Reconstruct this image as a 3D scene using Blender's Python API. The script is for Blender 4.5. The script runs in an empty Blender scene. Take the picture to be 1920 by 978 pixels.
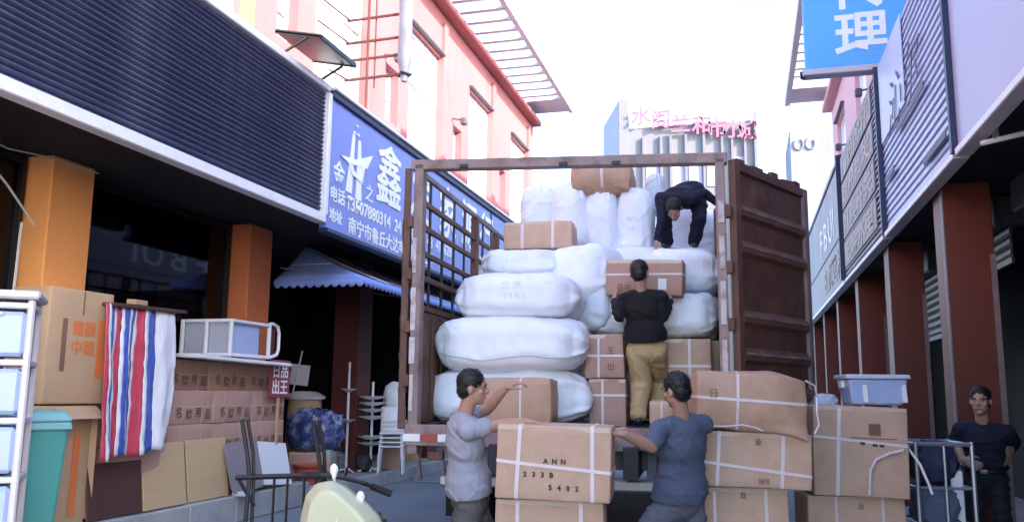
import bpy, bmesh, math, random
from mathutils import Vector, Matrix, Euler, noise
from mathutils.bvhtree import BVHTree
R = math.radians
random.seed(7)
sc = bpy.context.scene
COL = sc.collection

# ------------------------------------------------------------------ camera, sky, sun, exposure
PITCH, YAW, ROLL, EYE = R(8.824), R(15.289), R(0.6), Vector((0, 0, 1.5))
_r0 = Vector((math.cos(YAW), math.sin(YAW), 0))
FW = Vector((-math.sin(YAW) * math.cos(PITCH), math.cos(YAW) * math.cos(PITCH), math.sin(PITCH)))
_u0 = _r0.cross(FW)
RT = _r0 * math.cos(ROLL) + _u0 * math.sin(ROLL)
UP = _u0 * math.cos(ROLL) - _r0 * math.sin(ROLL)
cam_d = bpy.data.cameras.new('camera')
cam = bpy.data.objects.new('camera', cam_d)
COL.objects.link(cam)
m3 = Matrix((RT, UP, -FW)).transposed()
cam.matrix_world = Matrix.Translation(EYE) @ m3.to_4x4()
cam_d.sensor_width = 36.0
cam_d.lens = 30.0
cam_d.clip_start = 0.05
cam_d.clip_end = 2000
sc.camera = cam

SUN_AZ = R(118)      # bearing of the sun, clockwise from the street axis (+Y)
SUN_EL = R(24)
world = bpy.data.worlds.new('World')
sc.world = world
world.use_nodes = True
wn = world.node_tree
sky = wn.nodes.new('ShaderNodeTexSky')
sky.sky_type = 'NISHITA'
sky.sun_disc = False
sky.sun_elevation = SUN_EL
sky.sun_rotation = SUN_AZ
sky.air_density = 1.0
sky.dust_density = 1.5
sky.ozone_density = 2.5
wn.links.new(sky.outputs[0], wn.nodes['Background'].inputs[0])
wn.nodes['Background'].inputs[1].default_value = 0.15
sun_d = bpy.data.lights.new('sun', 'SUN')
sun_d.energy = 2.0
sun_d.angle = R(0.6)
sun_d.color = (1.0, 0.93, 0.86)
sun = bpy.data.objects.new('sun', sun_d)
COL.objects.link(sun)
sdir = Vector((math.sin(SUN_AZ) * math.cos(SUN_EL), math.cos(SUN_AZ) * math.cos(SUN_EL), math.sin(SUN_EL)))
sun.rotation_euler = sdir.to_track_quat('Z', 'Y').to_euler()
sun.location = (20, -10, 30)
sc.view_settings.view_transform = 'Standard'
sc.view_settings.look = 'None'
sc.view_settings.gamma = 1.0
sc.view_settings.exposure = 2.7
sc.cycles.max_bounces = 6
sc.cycles.transparent_max_bounces = 8
sc.cycles.use_denoising = True


def spot(px, py, depth):
    """world point seen at a photograph pixel, at a distance along the lens axis"""
    return EYE + (FW + RT * ((px - 960) / 1600.0) - UP * ((py - 489) / 1600.0)) * depth


def on_z(px, py, z):
    d = FW + RT * ((px - 960) / 1600.0) - UP * ((py - 489) / 1600.0)
    return EYE + d * ((z - EYE.z) / d.z)


# ------------------------------------------------------------------ materials
MATS = {}


def mat(name, col, rough=0.6, var=0.12, scale=3.0, fine=40.0, bump=0.0, metal=0.0, spec=0.5,
        dirt=None, dirt_amt=0.0, dirt_scale=1.2, stretch=(1, 1, 1), trans=0.0):
    if name in MATS:
        return MATS[name]
    m = bpy.data.materials.new(name)
    m.use_nodes = True
    nt = m.node_tree
    n, l = nt.nodes, nt.links
    b = n['Principled BSDF']
    tc = n.new('ShaderNodeTexCoord')
    mp = n.new('ShaderNodeMapping')
    mp.inputs['Scale'].default_value = stretch
    l.new(tc.outputs['Object'], mp.inputs[0])
    n1 = n.new('ShaderNodeTexNoise'); n1.inputs['Scale'].default_value = scale; n1.inputs['Detail'].default_value = 5
    n2 = n.new('ShaderNodeTexNoise'); n2.inputs['Scale'].default_value = fine; n2.inputs['Detail'].default_value = 3
    l.new(mp.outputs[0], n1.inputs[0]); l.new(mp.outputs[0], n2.inputs[0])
    oi = n.new('ShaderNodeObjectInfo')
    add = n.new('ShaderNodeMath'); add.operation = 'ADD'
    mul = n.new('ShaderNodeMath'); mul.operation = 'MULTIPLY'; mul.inputs[1].default_value = 0.35
    l.new(n2.outputs[0], mul.inputs[0])
    l.new(n1.outputs[0], add.inputs[0]); l.new(mul.outputs[0], add.inputs[1])
    mr = n.new('ShaderNodeMapRange')
    mr.inputs[1].default_value = 0.42; mr.inputs[2].default_value = 0.95
    mr.inputs[3].default_value = 1.0 - var; mr.inputs[4].default_value = 1.0 + var
    l.new(add.outputs[0], mr.inputs[0])
    rv = n.new('ShaderNodeMapRange')
    rv.inputs[3].default_value = 1.0 - var * 0.5; rv.inputs[4].default_value = 1.0 + var * 0.5
    l.new(oi.outputs['Random'], rv.inputs[0])
    mm = n.new('ShaderNodeMath'); mm.operation = 'MULTIPLY'
    l.new(mr.outputs[0], mm.inputs[0]); l.new(rv.outputs[0], mm.inputs[1])
    vm = n.new('ShaderNodeVectorMath'); vm.operation = 'SCALE'
    vm.inputs[0].default_value = col[:3]
    l.new(mm.outputs[0], vm.inputs['Scale'])
    out = vm.outputs[0]
    if dirt is not None:
        n3 = n.new('ShaderNodeTexNoise'); n3.inputs['Scale'].default_value = dirt_scale; n3.inputs['Detail'].default_value = 8
        n3.inputs['Roughness'].default_value = 0.65
        l.new(mp.outputs[0], n3.inputs[0])
        dr = n.new('ShaderNodeMapRange'); dr.inputs[1].default_value = 0.48; dr.inputs[2].default_value = 0.72
        dr.inputs[3].default_value = 0.0; dr.inputs[4].default_value = dirt_amt
        l.new(n3.outputs[0], dr.inputs[0])
        mx = n.new('ShaderNodeMix'); mx.data_type = 'RGBA'
        l.new(dr.outputs[0], mx.inputs[0]); l.new(out, mx.inputs[6])
        mx.inputs[7].default_value = (*dirt[:3], 1)
        out = mx.outputs[2]
    l.new(out, b.inputs['Base Color'])
    b.inputs['Roughness'].default_value = rough
    b.inputs['Metallic'].default_value = metal
    b.inputs['Specular IOR Level'].default_value = spec
    if trans:
        b.inputs['Transmission Weight'].default_value = trans
    if bump:
        bp = n.new('ShaderNodeBump'); bp.inputs['Strength'].default_value = min(1.0, bump)
        bp.inputs['Distance'].default_value = 0.01
        l.new(n2.outputs[0], bp.inputs['Height'])
        l.new(bp.outputs[0], b.inputs['Normal'])
    MATS[name] = m
    return m


def glass_mat(name, tint=(0.8, 0.9, 1.0), keep=0.55, rough=0.03):
    m = bpy.data.materials.new(name); m.use_nodes = True
    nt = m.node_tree; n, l = nt.nodes, nt.links
    for x in list(n):
        n.remove(x)
    o = n.new('ShaderNodeOutputMaterial')
    t = n.new('ShaderNodeBsdfTransparent'); t.inputs[0].default_value = (*[c * keep for c in tint], 1)
    g = n.new('ShaderNodeBsdfGlossy'); g.inputs['Roughness'].default_value = rough
    f = n.new('ShaderNodeFresnel'); f.inputs[0].default_value = 1.5
    mx = n.new('ShaderNodeMixShader')
    k = n.new('ShaderNodeMath'); k.operation = 'MULTIPLY'; k.inputs[1].default_value = 0.6
    l.new(f.outputs[0], k.inputs[0]); l.new(k.outputs[0], mx.inputs[0]); l.new(t.outputs[0], mx.inputs[1]); l.new(g.outputs[0], mx.inputs[2])
    l.new(mx.outputs[0], o.inputs[0])
    return m


M_ground = mat('road_concrete', (0.21, 0.215, 0.235), 0.85, 0.16, 0.7, 25, 0.25, dirt=(0.10, 0.10, 0.11), dirt_amt=0.55, dirt_scale=0.9)
M_kerb = mat('kerb_stone', (0.36, 0.36, 0.37), 0.85, 0.15, 2.5, 30, 0.3, dirt=(0.16, 0.15, 0.15), dirt_amt=0.5)
M_pave = mat('pavement_screed', (0.27, 0.26, 0.26), 0.85, 0.15, 1.5, 30, 0.2, dirt=(0.12, 0.11, 0.10), dirt_amt=0.5)
M_pink = mat('pink_render', (0.43, 0.15, 0.145), 0.8, 0.06, 0.8, 30, 0.15, dirt=(0.29, 0.10, 0.10), dirt_amt=0.55, stretch=(1, 1, 0.35))
M_pinkpale = mat('pale_pink_render', (0.62, 0.34, 0.38), 0.8, 0.06, 0.8, 30, 0.15)
M_orange2 = mat('red_orange_render', (0.55, 0.165, 0.06), 0.75, 0.08, 1.2, 30, 0.15)
M_orange = mat('orange_render', (0.86, 0.37, 0.115), 0.75, 0.08, 1.2, 30, 0.15, dirt=(0.62, 0.24, 0.08), dirt_amt=0.5, stretch=(1, 1, 0.4))
M_redcol = mat('red_column_paint', (0.14, 0.024, 0.011), 0.55, 0.1, 1.5, 30, 0.1, dirt=(0.10, 0.02, 0.014), dirt_amt=0.5, stretch=(1, 1, 0.4))
M_pilecol = mat('column_lit_edge', (0.20, 0.15, 0.15), 0.6, 0.12, 3, 30)  # paler than the column paint, light on the edges put into colour
M_white = mat('white_paint', (0.78, 0.78, 0.79), 0.55, 0.05, 2.0, 30, 0.05, dirt=(0.52, 0.50, 0.49), dirt_amt=0.35)
M_trim = mat('white_trim', (0.74, 0.73, 0.76), 0.45, 0.05, 2.0, 30, dirt=(0.45, 0.43, 0.43), dirt_amt=0.4, dirt_scale=2)
M_winwhite = mat('frosted_white_glazing', (0.80, 0.82, 0.83), 0.35, 0.05, 1.0, 20, dirt=(0.62, 0.66, 0.68), dirt_amt=0.4)
M_lint = mat('dark_lintel', (0.10, 0.08, 0.10), 0.7, 0.1)
M_shut = mat('dark_blue_slat', (0.05, 0.058, 0.12), 0.36, 0.18, 1.0, 25, 0.05, dirt=(0.26, 0.27, 0.36), dirt_amt=0.30, dirt_scale=1.6, stretch=(0.6, 1, 1.3))
M_shutgap = mat('slat_backing', (0.02, 0.02, 0.03), 0.8, 0.1)
M_bluesign = mat('blue_sign_vinyl', (0.17, 0.215, 0.58), 0.42, 0.06, 1.0, 20, 0, dirt=(0.22, 0.26, 0.58), dirt_amt=0.4)
M_navy = mat('navy_sign_edge', (0.02, 0.025, 0.08), 0.5, 0.1)
M_letter = mat('white_lettering', (0.82, 0.84, 0.82), 0.5, 0.04)
M_awn = mat('awning_blue', (0.22, 0.32, 0.74), 0.7, 0.08, 1.5, 60, 0.1, dirt=(0.27, 0.35, 0.66), dirt_amt=0.4)
M_awnw = mat('awning_white', (0.72, 0.73, 0.78), 0.7, 0.06, 1.5, 60, 0.1)
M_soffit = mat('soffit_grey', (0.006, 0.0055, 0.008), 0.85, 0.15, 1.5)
M_shutterdark = mat('old_shutter_steel', (0.10, 0.095, 0.10), 0.55, 0.15, 3, 40, 0, 0.2)
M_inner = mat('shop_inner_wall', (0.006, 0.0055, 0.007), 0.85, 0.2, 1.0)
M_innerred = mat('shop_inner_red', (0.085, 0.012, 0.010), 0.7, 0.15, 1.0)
M_alu = mat('aluminium', (0.42, 0.42, 0.44), 0.4, 0.08, 3, 40, 0, 0.7)
M_steel = mat('grey_steel', (0.33, 0.33, 0.35), 0.5, 0.12, 3, 40, 0, 0.4, dirt=(0.2, 0.13, 0.1), dirt_amt=0.4)
M_black = mat('black_metal', (0.009, 0.009, 0.012), 0.4, 0.15, 4, 40)
M_rub = mat('rubber', (0.011, 0.011, 0.012), 0.8, 0.15)
M_truck = mat('rusty_truck_paint', (0.112, 0.05, 0.036), 0.65, 0.32, 3.0, 45, 0.3, dirt=(0.24, 0.115, 0.062), dirt_amt=0.6, dirt_scale=4.0)
M_truckbar = mat('worn_truck_bar', (0.27, 0.19, 0.18), 0.6, 0.2, 4.0, 45, 0.3, dirt=(0.11, 0.05, 0.035), dirt_amt=0.85, dirt_scale=5.0)
M_wear = mat('chipped_pale_paint', (0.55, 0.50, 0.50), 0.7, 0.1, 4, 30, 0.1, dirt=(0.22, 0.11, 0.09), dirt_amt=0.9, dirt_scale=7)
M_chassis = mat('chassis_dark', (0.03, 0.028, 0.035), 0.6, 0.2)
M_chasgrey = mat('chassis_grey', (0.16, 0.17, 0.21), 0.5, 0.12)
M_redtape = mat('red_reflector', (0.36, 0.05, 0.045), 0.35, 0.08)
M_sack = mat('woven_white_sack', (0.81, 0.83, 0.885), 0.55, 0.05, 2.0, 160, 0.12, dirt=(0.66, 0.66, 0.68), dirt_amt=0.6, dirt_scale=2.6)
M_sack2 = mat('woven_bluish_sack', (0.62, 0.66, 0.74), 0.55, 0.05, 2.0, 160, 0.12, dirt=(0.5, 0.53, 0.58), dirt_amt=0.5)
M_seam = mat('sack_stitching', (0.55, 0.56, 0.60), 0.8, 0.1)
M_card = mat('cardboard', (0.57, 0.372, 0.26), 0.75, 0.12, 2.2, 55, 0.12, dirt=(0.40, 0.24, 0.165), dirt_amt=0.55, dirt_scale=3.2)
M_card2 = mat('cardboard_pinkish', (0.47, 0.285, 0.225), 0.8, 0.1, 1.8, 50, 0.08, dirt=(0.30, 0.17, 0.13), dirt_amt=0.5, dirt_scale=2)
M_card3 = mat('cardboard_tan', (0.53, 0.355, 0.215), 0.8, 0.08, 1.6, 50, 0.08, dirt=(0.42, 0.27, 0.16), dirt_amt=0.4)
M_wrap = mat('wrinkled_brown_wrap', (0.52, 0.32, 0.215), 0.55, 0.12, 2.2, 30, 0.1, dirt=(0.32, 0.18, 0.10), dirt_amt=0.6, dirt_scale=3)
M_tape = mat('packing_tape', (0.60, 0.46, 0.36), 0.25, 0.06)
M_strapdim = mat('dull_strap', (0.46, 0.34, 0.30), 0.5, 0.1)
M_strap = mat('white_strap', (0.70, 0.60, 0.61), 0.4, 0.06)
M_print = mat('carton_print', (0.055, 0.035, 0.04), 0.8, 0.15)
M_printbrown = mat('carton_print_brown', (0.22, 0.11, 0.075), 0.8, 0.15)
M_printorange = mat('carton_print_orange', (0.72, 0.20, 0.06), 0.8, 0.1)
M_ply = mat('tan_board', (0.56, 0.39, 0.22), 0.6, 0.07, 1.2, 40, 0.05, stretch=(1, 1, 6))
M_brown = mat('dark_brown_board', (0.085, 0.038, 0.032), 0.5, 0.15, 2, 40, 0.05)
M_greyboard = mat('mauve_grey_board', (0.27, 0.22, 0.25), 0.6, 0.1, 2, 40)
M_teal = mat('teal_plastic', (0.085, 0.36, 0.34), 0.45, 0.08, 2, 40, 0, dirt=(0.10, 0.26, 0.25), dirt_amt=0.5)
M_teal2 = mat('pale_teal_plastic', (0.22, 0.50, 0.52), 0.45, 0.06, 2, 40)
M_plwhite = mat('white_plastic', (0.76, 0.74, 0.77), 0.4, 0.04, 2, 40, dirt=(0.6, 0.56, 0.58), dirt_amt=0.3)
M_plblue = mat('translucent_blue_plastic', (0.38, 0.47, 0.72), 0.3, 0.06, 1.5, 30)
M_mesh = mat('grey_plastic_mesh', (0.42, 0.43, 0.50), 0.6, 0.1, 3, 150, 0.2)
M_bluewrap = mat('blue_plastic_wrap', (0.055, 0.075, 0.22), 0.22, 0.3, 6, 30, 0.4, dirt=(0.42, 0.45, 0.56), dirt_amt=0.8, dirt_scale=6)
M_redbasin = mat('red_plastic', (0.62, 0.12, 0.08), 0.35, 0.06)
M_cream = mat('cream_scooter_paint', (0.58, 0.57, 0.37), 0.3, 0.04, 1, 30)
M_mirror = mat('cream_white_plastic', (0.80, 0.80, 0.68), 0.35, 0.03)
M_skin = mat('skin', (0.43, 0.235, 0.165), 0.55, 0.06, 6, 80, 0.05)
M_hair = mat('black_hair', (0.006, 0.005, 0.006), 0.5, 0.3, 20, 120, 0.4)
M_greyshirt = mat('light_grey_cotton', (0.34, 0.35, 0.42), 0.85, 0.06, 3, 150, 0.1)
M_blueshirt = mat('faded_blue_cotton', (0.082, 0.10, 0.155), 0.85, 0.08, 3, 150, 0.1)
M_blackshirt = mat('black_cotton', (0.0055, 0.005, 0.007), 0.9, 0.15, 3, 150, 0.1)
M_navyshirt = mat('navy_cotton', (0.006, 0.008, 0.024), 0.9, 0.12, 3, 150, 0.1)
M_khaki = mat('khaki_cotton', (0.50, 0.36, 0.185), 0.85, 0.1, 4, 150, 0.1)
M_greytrouser = mat('dark_olive_grey_cotton', (0.115, 0.105, 0.10), 0.85, 0.1, 4, 150, 0.1)
M_bluegreytrouser = mat('slate_cotton', (0.13, 0.13, 0.16), 0.85, 0.1, 4, 150, 0.1)
M_blacktrouser = mat('black_trouser', (0.010, 0.010, 0.014), 0.85, 0.1, 4, 150, 0.1)
M_shoe = mat('dark_shoe', (0.02, 0.02, 0.028), 0.5, 0.1)
M_eye = mat('eye_white', (0.42, 0.38, 0.36), 0.3, 0.02)
M_lips = mat('lips', (0.33, 0.13, 0.11), 0.5, 0.05)
M_lav = mat('lavender_panel', (0.41, 0.395, 0.56), 0.45, 0.04, 0.8, 20, 0, dirt=(0.40, 0.38, 0.55), dirt_amt=0.5, stretch=(1, 1, 0.4))
M_louv = mat('pale_blue_louvre', (0.53, 0.58, 0.78), 0.45, 0.06, 1.5, 20, 0, dirt=(0.40, 0.44, 0.62), dirt_amt=0.4)
M_greysign = mat('weathered_grey_sign', (0.27, 0.25, 0.29), 0.6, 0.1, 1.2, 25, 0, dirt=(0.36, 0.31, 0.26), dirt_amt=0.6)
M_signyel = mat('faded_yellow_lettering', (0.40, 0.34, 0.26), 0.6, 0.1)
M_signdark = mat('dark_brush_lettering', (0.09, 0.09, 0.14), 0.6, 0.1)
M_banner = mat('sky_blue_banner', (0.10, 0.42, 0.88), 0.5, 0.05, 0.6, 20, 0)
M_concrete = mat('pale_concrete', (0.50, 0.48, 0.52), 0.8, 0.08, 1, 20)
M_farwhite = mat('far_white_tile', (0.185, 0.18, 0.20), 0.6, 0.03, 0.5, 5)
M_farblue = mat('far_window_and_shaded_wing', (0.31, 0.295, 0.41), 0.6, 0.05, 0.5, 5)  # window panels, and the side wing with its shade put into the colour
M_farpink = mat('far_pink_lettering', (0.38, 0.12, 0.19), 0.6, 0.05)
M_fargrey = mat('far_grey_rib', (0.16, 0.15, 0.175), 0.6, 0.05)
M_wood = mat('pale_wood', (0.52, 0.31, 0.15), 0.65, 0.12, 2, 30, 0.05, stretch=(8, 8, 1))
M_wire = mat('pale_cable', (0.55, 0.53, 0.52), 0.6, 0.05)
M_wrapgrey = mat('grey_plastic_cover', (0.52, 0.54, 0.62), 0.35, 0.1, 3, 30, 0.3)
M_glass = glass_mat('shop_glass', (0.55, 0.65, 0.9), 0.35)


def crinkle(m, scale=7.0, strength=0.35, dist=0.02):
    nt = m.node_tree; n, l = nt.nodes, nt.links
    b = n['Principled BSDF']
    tc = n.new('ShaderNodeTexCoord')
    t = n.new('ShaderNodeTexNoise'); t.noise_type = 'RIDGED_MULTIFRACTAL'
    t.inputs['Scale'].default_value = scale; t.inputs['Detail'].default_value = 5; t.inputs['Distortion'].default_value = 0.6
    l.new(tc.outputs['Object'], t.inputs[0])
    bp = n.new('ShaderNodeBump'); bp.inputs['Strength'].default_value = strength; bp.inputs['Distance'].default_value = dist
    l.new(t.outputs[0], bp.inputs['Height'])
    if b.inputs['Normal'].links:
        l.new(b.inputs['Normal'].links[0].from_socket, bp.inputs['Normal'])
    l.new(bp.outputs[0], b.inputs['Normal'])


for m_, a_, b_, c_ in ((M_sack, 6, .35, .015), (M_sack2, 6, .35, .015), (M_wrap, 5, .5, .02), (M_bluewrap, 8, .7, .02), (M_wrapgrey, 8, .5, .02), (M_plwhite, 3, .05, .005),
                       (M_greyshirt, 9, .4, .012), (M_blueshirt, 9, .4, .012), (M_khaki, 9, .5, .012), (M_greytrouser, 9, .5, .012), (M_navyshirt, 9, .5, .012),
                       (M_blackshirt, 9, .5, .012), (M_bluegreytrouser, 9, .5, .012), (M_truck, 12, .25, .008), (M_truckbar, 12, .25, .008), (M_card, 2.5, .22, .008), (M_card2, 2.5, .3, .01), (M_card3, 2.5, .22, .008)):
    crinkle(m_, a_, b_, c_)


# ------------------------------------------------------------------ mesh helpers
class MB:
    def __init__(s):
        s.v = []; s.f = []

    def add(s, verts, faces, mtx=None):
        b = len(s.v)
        for p in verts:
            p = Vector(p)
            s.v.append(mtx @ p if mtx is not None else p)
        s.f += [tuple(b + i for i in f) for f in faces]
        return s

    def box(s, c, d, rot=None, bev=0.0):
        x, y, z = d[0] / 2, d[1] / 2, d[2] / 2
        mt = Matrix.Translation(Vector(c))
        if rot is not None:
            mt = mt @ Euler(rot).to_matrix().to_4x4()
        e = min(bev, x * .9, y * .9, z * .9)
        if e <= 0:
            v = [(-x, -y, -z), (x, -y, -z), (x, y, -z), (-x, y, -z), (-x, -y, z), (x, -y, z), (x, y, z), (-x, y, z)]
            f = [(0, 3, 2, 1), (4, 5, 6, 7), (0, 1, 5, 4), (1, 2, 6, 5), (2, 3, 7, 6), (3, 0, 4, 7)]
            return s.add(v, f, mt)
        v = []; idx = {}
        for sx in (-1, 1):
            for sy in (-1, 1):
                for sz in (-1, 1):
                    for a in range(3):
                        p = [sx * (x - (e if a != 0 else 0)), sy * (y - (e if a != 1 else 0)), sz * (z - (e if a != 2 else 0))]
                        idx[(sx, sy, sz, a)] = len(v); v.append(p)
        f = []
        def q(*k):
            f.append(tuple(idx[i] for i in k))
        for sg in (-1, 1):
            q((sg, -1, -1, 0), (sg, 1, -1, 0), (sg, 1, 1, 0), (sg, -1, 1, 0))
            q((-1, sg, -1, 1), (1, sg, -1, 1), (1, sg, 1, 1), (-1, sg, 1, 1))
            q((-1, -1, sg, 2), (1, -1, sg, 2), (1, 1, sg, 2), (-1, 1, sg, 2))
        for a in (-1, 1):
            for b_ in (-1, 1):
                q((a, b_, -1, 0), (a, b_, 1, 0), (a, b_, 1, 1), (a, b_, -1, 1))
                q((a, -1, b_, 0), (a, 1, b_, 0), (a, 1, b_, 2), (a, -1, b_, 2))
                q((-1, a, b_, 1), (1, a, b_, 1), (1, a, b_, 2), (-1, a, b_, 2))
                for c_ in (-1, 1):
                    q((a, b_, c_, 0), (a, b_, c_, 1), (a, b_, c_, 2))
        return s.add(v, f, mt)

    def bar(s, a, b, w, h=None, bev=0.0):
        """rectangular bar from a to b"""
        a, b = Vector(a), Vector(b)
        d = b - a
        q = d.to_track_quat('Y', 'Z').to_matrix().to_4x4()
        t = MB().box((0, 0, 0), (w, d.length, h or w), bev=bev)
        return s.add(t.v, t.f, Matrix.Translation((a + b) / 2) @ q)

    def tube(s, pts, r, n=8, cap=True):
        pts = [Vector(p) for p in pts]
        rs = r if isinstance(r, (list, tuple)) else [r] * len(pts)
        b = len(s.v)
        prev = None
        for i, p in enumerate(pts):
            t = (pts[min(i + 1, len(pts) - 1)] - pts[max(i - 1, 0)]).normalized()
            if prev is None:
                u = t.orthogonal().normalized()
            else:
                u = (prev - t * prev.dot(t))
                u = u.normalized() if u.length > 1e-6 else t.orthogonal().normalized()
            prev = u
            w = t.cross(u)
            for k in range(n):
                a = 2 * math.pi * k / n
                s.v.append(p + (u * math.cos(a) + w * math.sin(a)) * rs[i])
        for i in range(len(pts) - 1):
            for k in range(n):
                k2 = (k + 1) % n
                s.f.append((b + i * n + k, b + i * n + k2, b + (i + 1) * n + k2, b + (i + 1) * n + k))
        if cap:
            s.f.append(tuple(b + k for k in range(n))[::-1])
            s.f.append(tuple(b + (len(pts) - 1) * n + k for k in range(n)))
        return s

    def lathe(s, prof, n=20, c=(0, 0, 0), sx=1, sy=1):
        b = len(s.v); c = Vector(c)
        for (r, z) in prof:
            for k in range(n):
                a = 2 * math.pi * k / n
                s.v.append(c + Vector((r * sx * math.cos(a), r * sy * math.sin(a), z)))
        for i in range(len(prof) - 1):
            for k in range(n):
                k2 = (k + 1) % n
                s.f.append((b + i * n + k, b + i * n + k2, b + (i + 1) * n + k2, b + (i + 1) * n + k))
        s.f.append(tuple(b + k for k in range(n))[::-1])
        s.f.append(tuple(b + (len(prof) - 1) * n + k for k in range(n)))
        return s

    def prism(s, poly, a, b):
        """extrude a polygon of (u,w) along x from a to b: u -> y, w -> z"""
        n = len(poly); k = len(s.v)
        for x in (a, b):
            for (u, w) in poly:
                s.v.append(Vector((x, u, w)))
        s.f.append(tuple(k + i for i in range(n))[::-1])
        s.f.append(tuple(k + n + i for i in range(n)))
        for i in range(n):
            j = (i + 1) % n
            s.f.append((k + i, k + j, k + n + j, k + n + i))
        return s

    def grid(s, fn, nu, nv):
        b = len(s.v)
        for j in range(nv + 1):
            for i in range(nu + 1):
                s.v.append(Vector(fn(i / nu, j / nv)))
        for j in range(nv):
            for i in range(nu):
                a = b + j * (nu + 1) + i
                s.f.append((a, a + 1, a + nu + 2, a + nu + 1))
        return s

    def mesh(s, name, material, smooth=True, angle=35):
        me = bpy.data.meshes.new(name)
        me.from_pydata([tuple(p) for p in s.v], [], s.f)
        bm = bmesh.new(); bm.from_mesh(me)
        bmesh.ops.recalc_face_normals(bm, faces=bm.faces)
        bm.to_mesh(me); bm.free()
        if smooth:
            me.shade_smooth()
            me.set_sharp_from_angle(angle=R(angle))
        if material:
            me.materials.append(material)
        me.update()
        return me

    def build(s, name, material, parent=None, smooth=True, angle=35):
        return link(name, s.mesh(name, material, smooth, angle), parent)


def link(name, me, parent=None, loc=None, rot=None):
    o = bpy.data.objects.new(name, me)
    COL.objects.link(o)
    if parent is not None:
        o.parent = parent
    if loc is not None:
        o.location = loc
    if rot is not None:
        o.rotation_euler = rot
    return o


def tag(o, label=None, cat=None, group=None, kind=None):
    if label: o['label'] = label
    if cat: o['category'] = cat
    if group: o['group'] = group
    if kind: o['kind'] = kind
    return o


def thing(name, label, cat, loc=(0, 0, 0), rz=0.0, group=None, rot=None):
    o = bpy.data.objects.new(name, None)
    COL.objects.link(o)
    o.empty_display_size = 0.1
    o.location = loc
    o.rotation_euler = rot if rot is not None else (0, 0, rz)
    return tag(o, label, cat, group)


def text(name, s, size, material, parent, loc, rot=(R(90), 0, 0), ext=0.003, bold=0.0, sx=1.0, align='LEFT', shear=0.0, heavy=0.0):
    cu = bpy.data.curves.new(name, 'FONT')
    cu.body = s
    cu.size = size
    cu.extrude = ext
    cu.offset = bold
    cu.align_x = align
    cu.shear = shear
    cu.resolution_u = 2
    t = bpy.data.objects.new(name, cu)
    COL.objects.link(t)
    dg = bpy.context.evaluated_depsgraph_get()
    me = bpy.data.meshes.new_from_object(t.evaluated_get(dg))
    bpy.data.objects.remove(t)
    bpy.data.curves.remove(cu)
    for v in me.vertices:
        v.co.x *= sx
    if heavy:
        vs = [v.co.copy() for v in me.vertices]; fs = [tuple(p.vertices) for p in me.polygons]
        n0 = len(vs); av, af = list(vs), list(fs)
        for k, (dx, dy) in enumerate(((heavy, 0), (-heavy, 0), (0, heavy), (0, -heavy))):
            o0 = len(av)
            av += [v + Vector((dx, dy, 0.0012 * (k + 1))) for v in vs]
            af += [tuple(o0 + i for i in f) for f in fs]
        me.clear_geometry(); me.from_pydata([tuple(v) for v in av], [], af); me.update()
    me.materials.clear()
    me.materials.append(material)
    me.name = name
    o = link(name, me, parent, loc, rot)
    if len(s) > 1:
        o['kind'] = 'stuff'
    return o


def chars(name, s, size, material, parent, loc, step, rot=(R(90), 0, 0), **kw):
    for i, ch in enumerate(s):
        if ch != ' ':
            text(name, ch, size, material, parent, (loc[0] + i * step, loc[1], loc[2]), rot, **kw)


def remesh(mb, voxel, smooth_it=4, disp=None):
    me = bpy.data.meshes.new('tmp')
    me.from_pydata([tuple(p) for p in mb.v], [], mb.f)
    bm = bmesh.new(); bm.from_mesh(me)
    bmesh.ops.recalc_face_normals(bm, faces=bm.faces)
    bm.to_mesh(me); bm.free()
    o = bpy.data.objects.new('tmp', me)
    COL.objects.link(o)
    md = o.modifiers.new('r', 'REMESH'); md.mode = 'VOXEL'; md.voxel_size = voxel
    if smooth_it:
        sm = o.modifiers.new('s', 'SMOOTH'); sm.factor = 0.5; sm.iterations = smooth_it
    dg = bpy.context.evaluated_depsgraph_get()
    out = bpy.data.meshes.new_from_object(o.evaluated_get(dg))
    bpy.data.objects.remove(o); bpy.data.meshes.remove(me)
    if disp:
        nr = [v.normal.copy() for v in out.vertices]
        for v, q in zip(out.vertices, nr):
            v.co += q * disp(v.co, q)
    out.shade_smooth()
    return out


def ell(mb, c, r, rot=None, n=14):
    """closed ellipsoid"""
    mt = Matrix.Translation(Vector(c))
    if rot is not None:
        mt = mt @ rot.to_4x4()
    vs = [Vector((0, 0, -r[2]))]; fs = []
    m = n // 2
    for j in range(1, m):
        ph = -math.pi / 2 + math.pi * j / m
        for i in range(n):
            a = 2 * math.pi * i / n
            vs.append(Vector((r[0] * math.cos(ph) * math.cos(a), r[1] * math.cos(ph) * math.sin(a), r[2] * math.sin(ph))))
    vs.append(Vector((0, 0, r[2])))
    for i in range(n):
        fs.append((0, 1 + (i + 1) % n, 1 + i))
    for j in range(m - 2):
        for i in range(n):
            a = 1 + j * n + i; b = 1 + j * n + (i + 1) % n
            fs.append((a, b, b + n, a + n))
    t = len(vs) - 1; k = 1 + (m - 2) * n
    for i in range(n):
        fs.append((k + i, k + (i + 1) % n, t))
    mb.add(vs, fs, mt)


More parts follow.
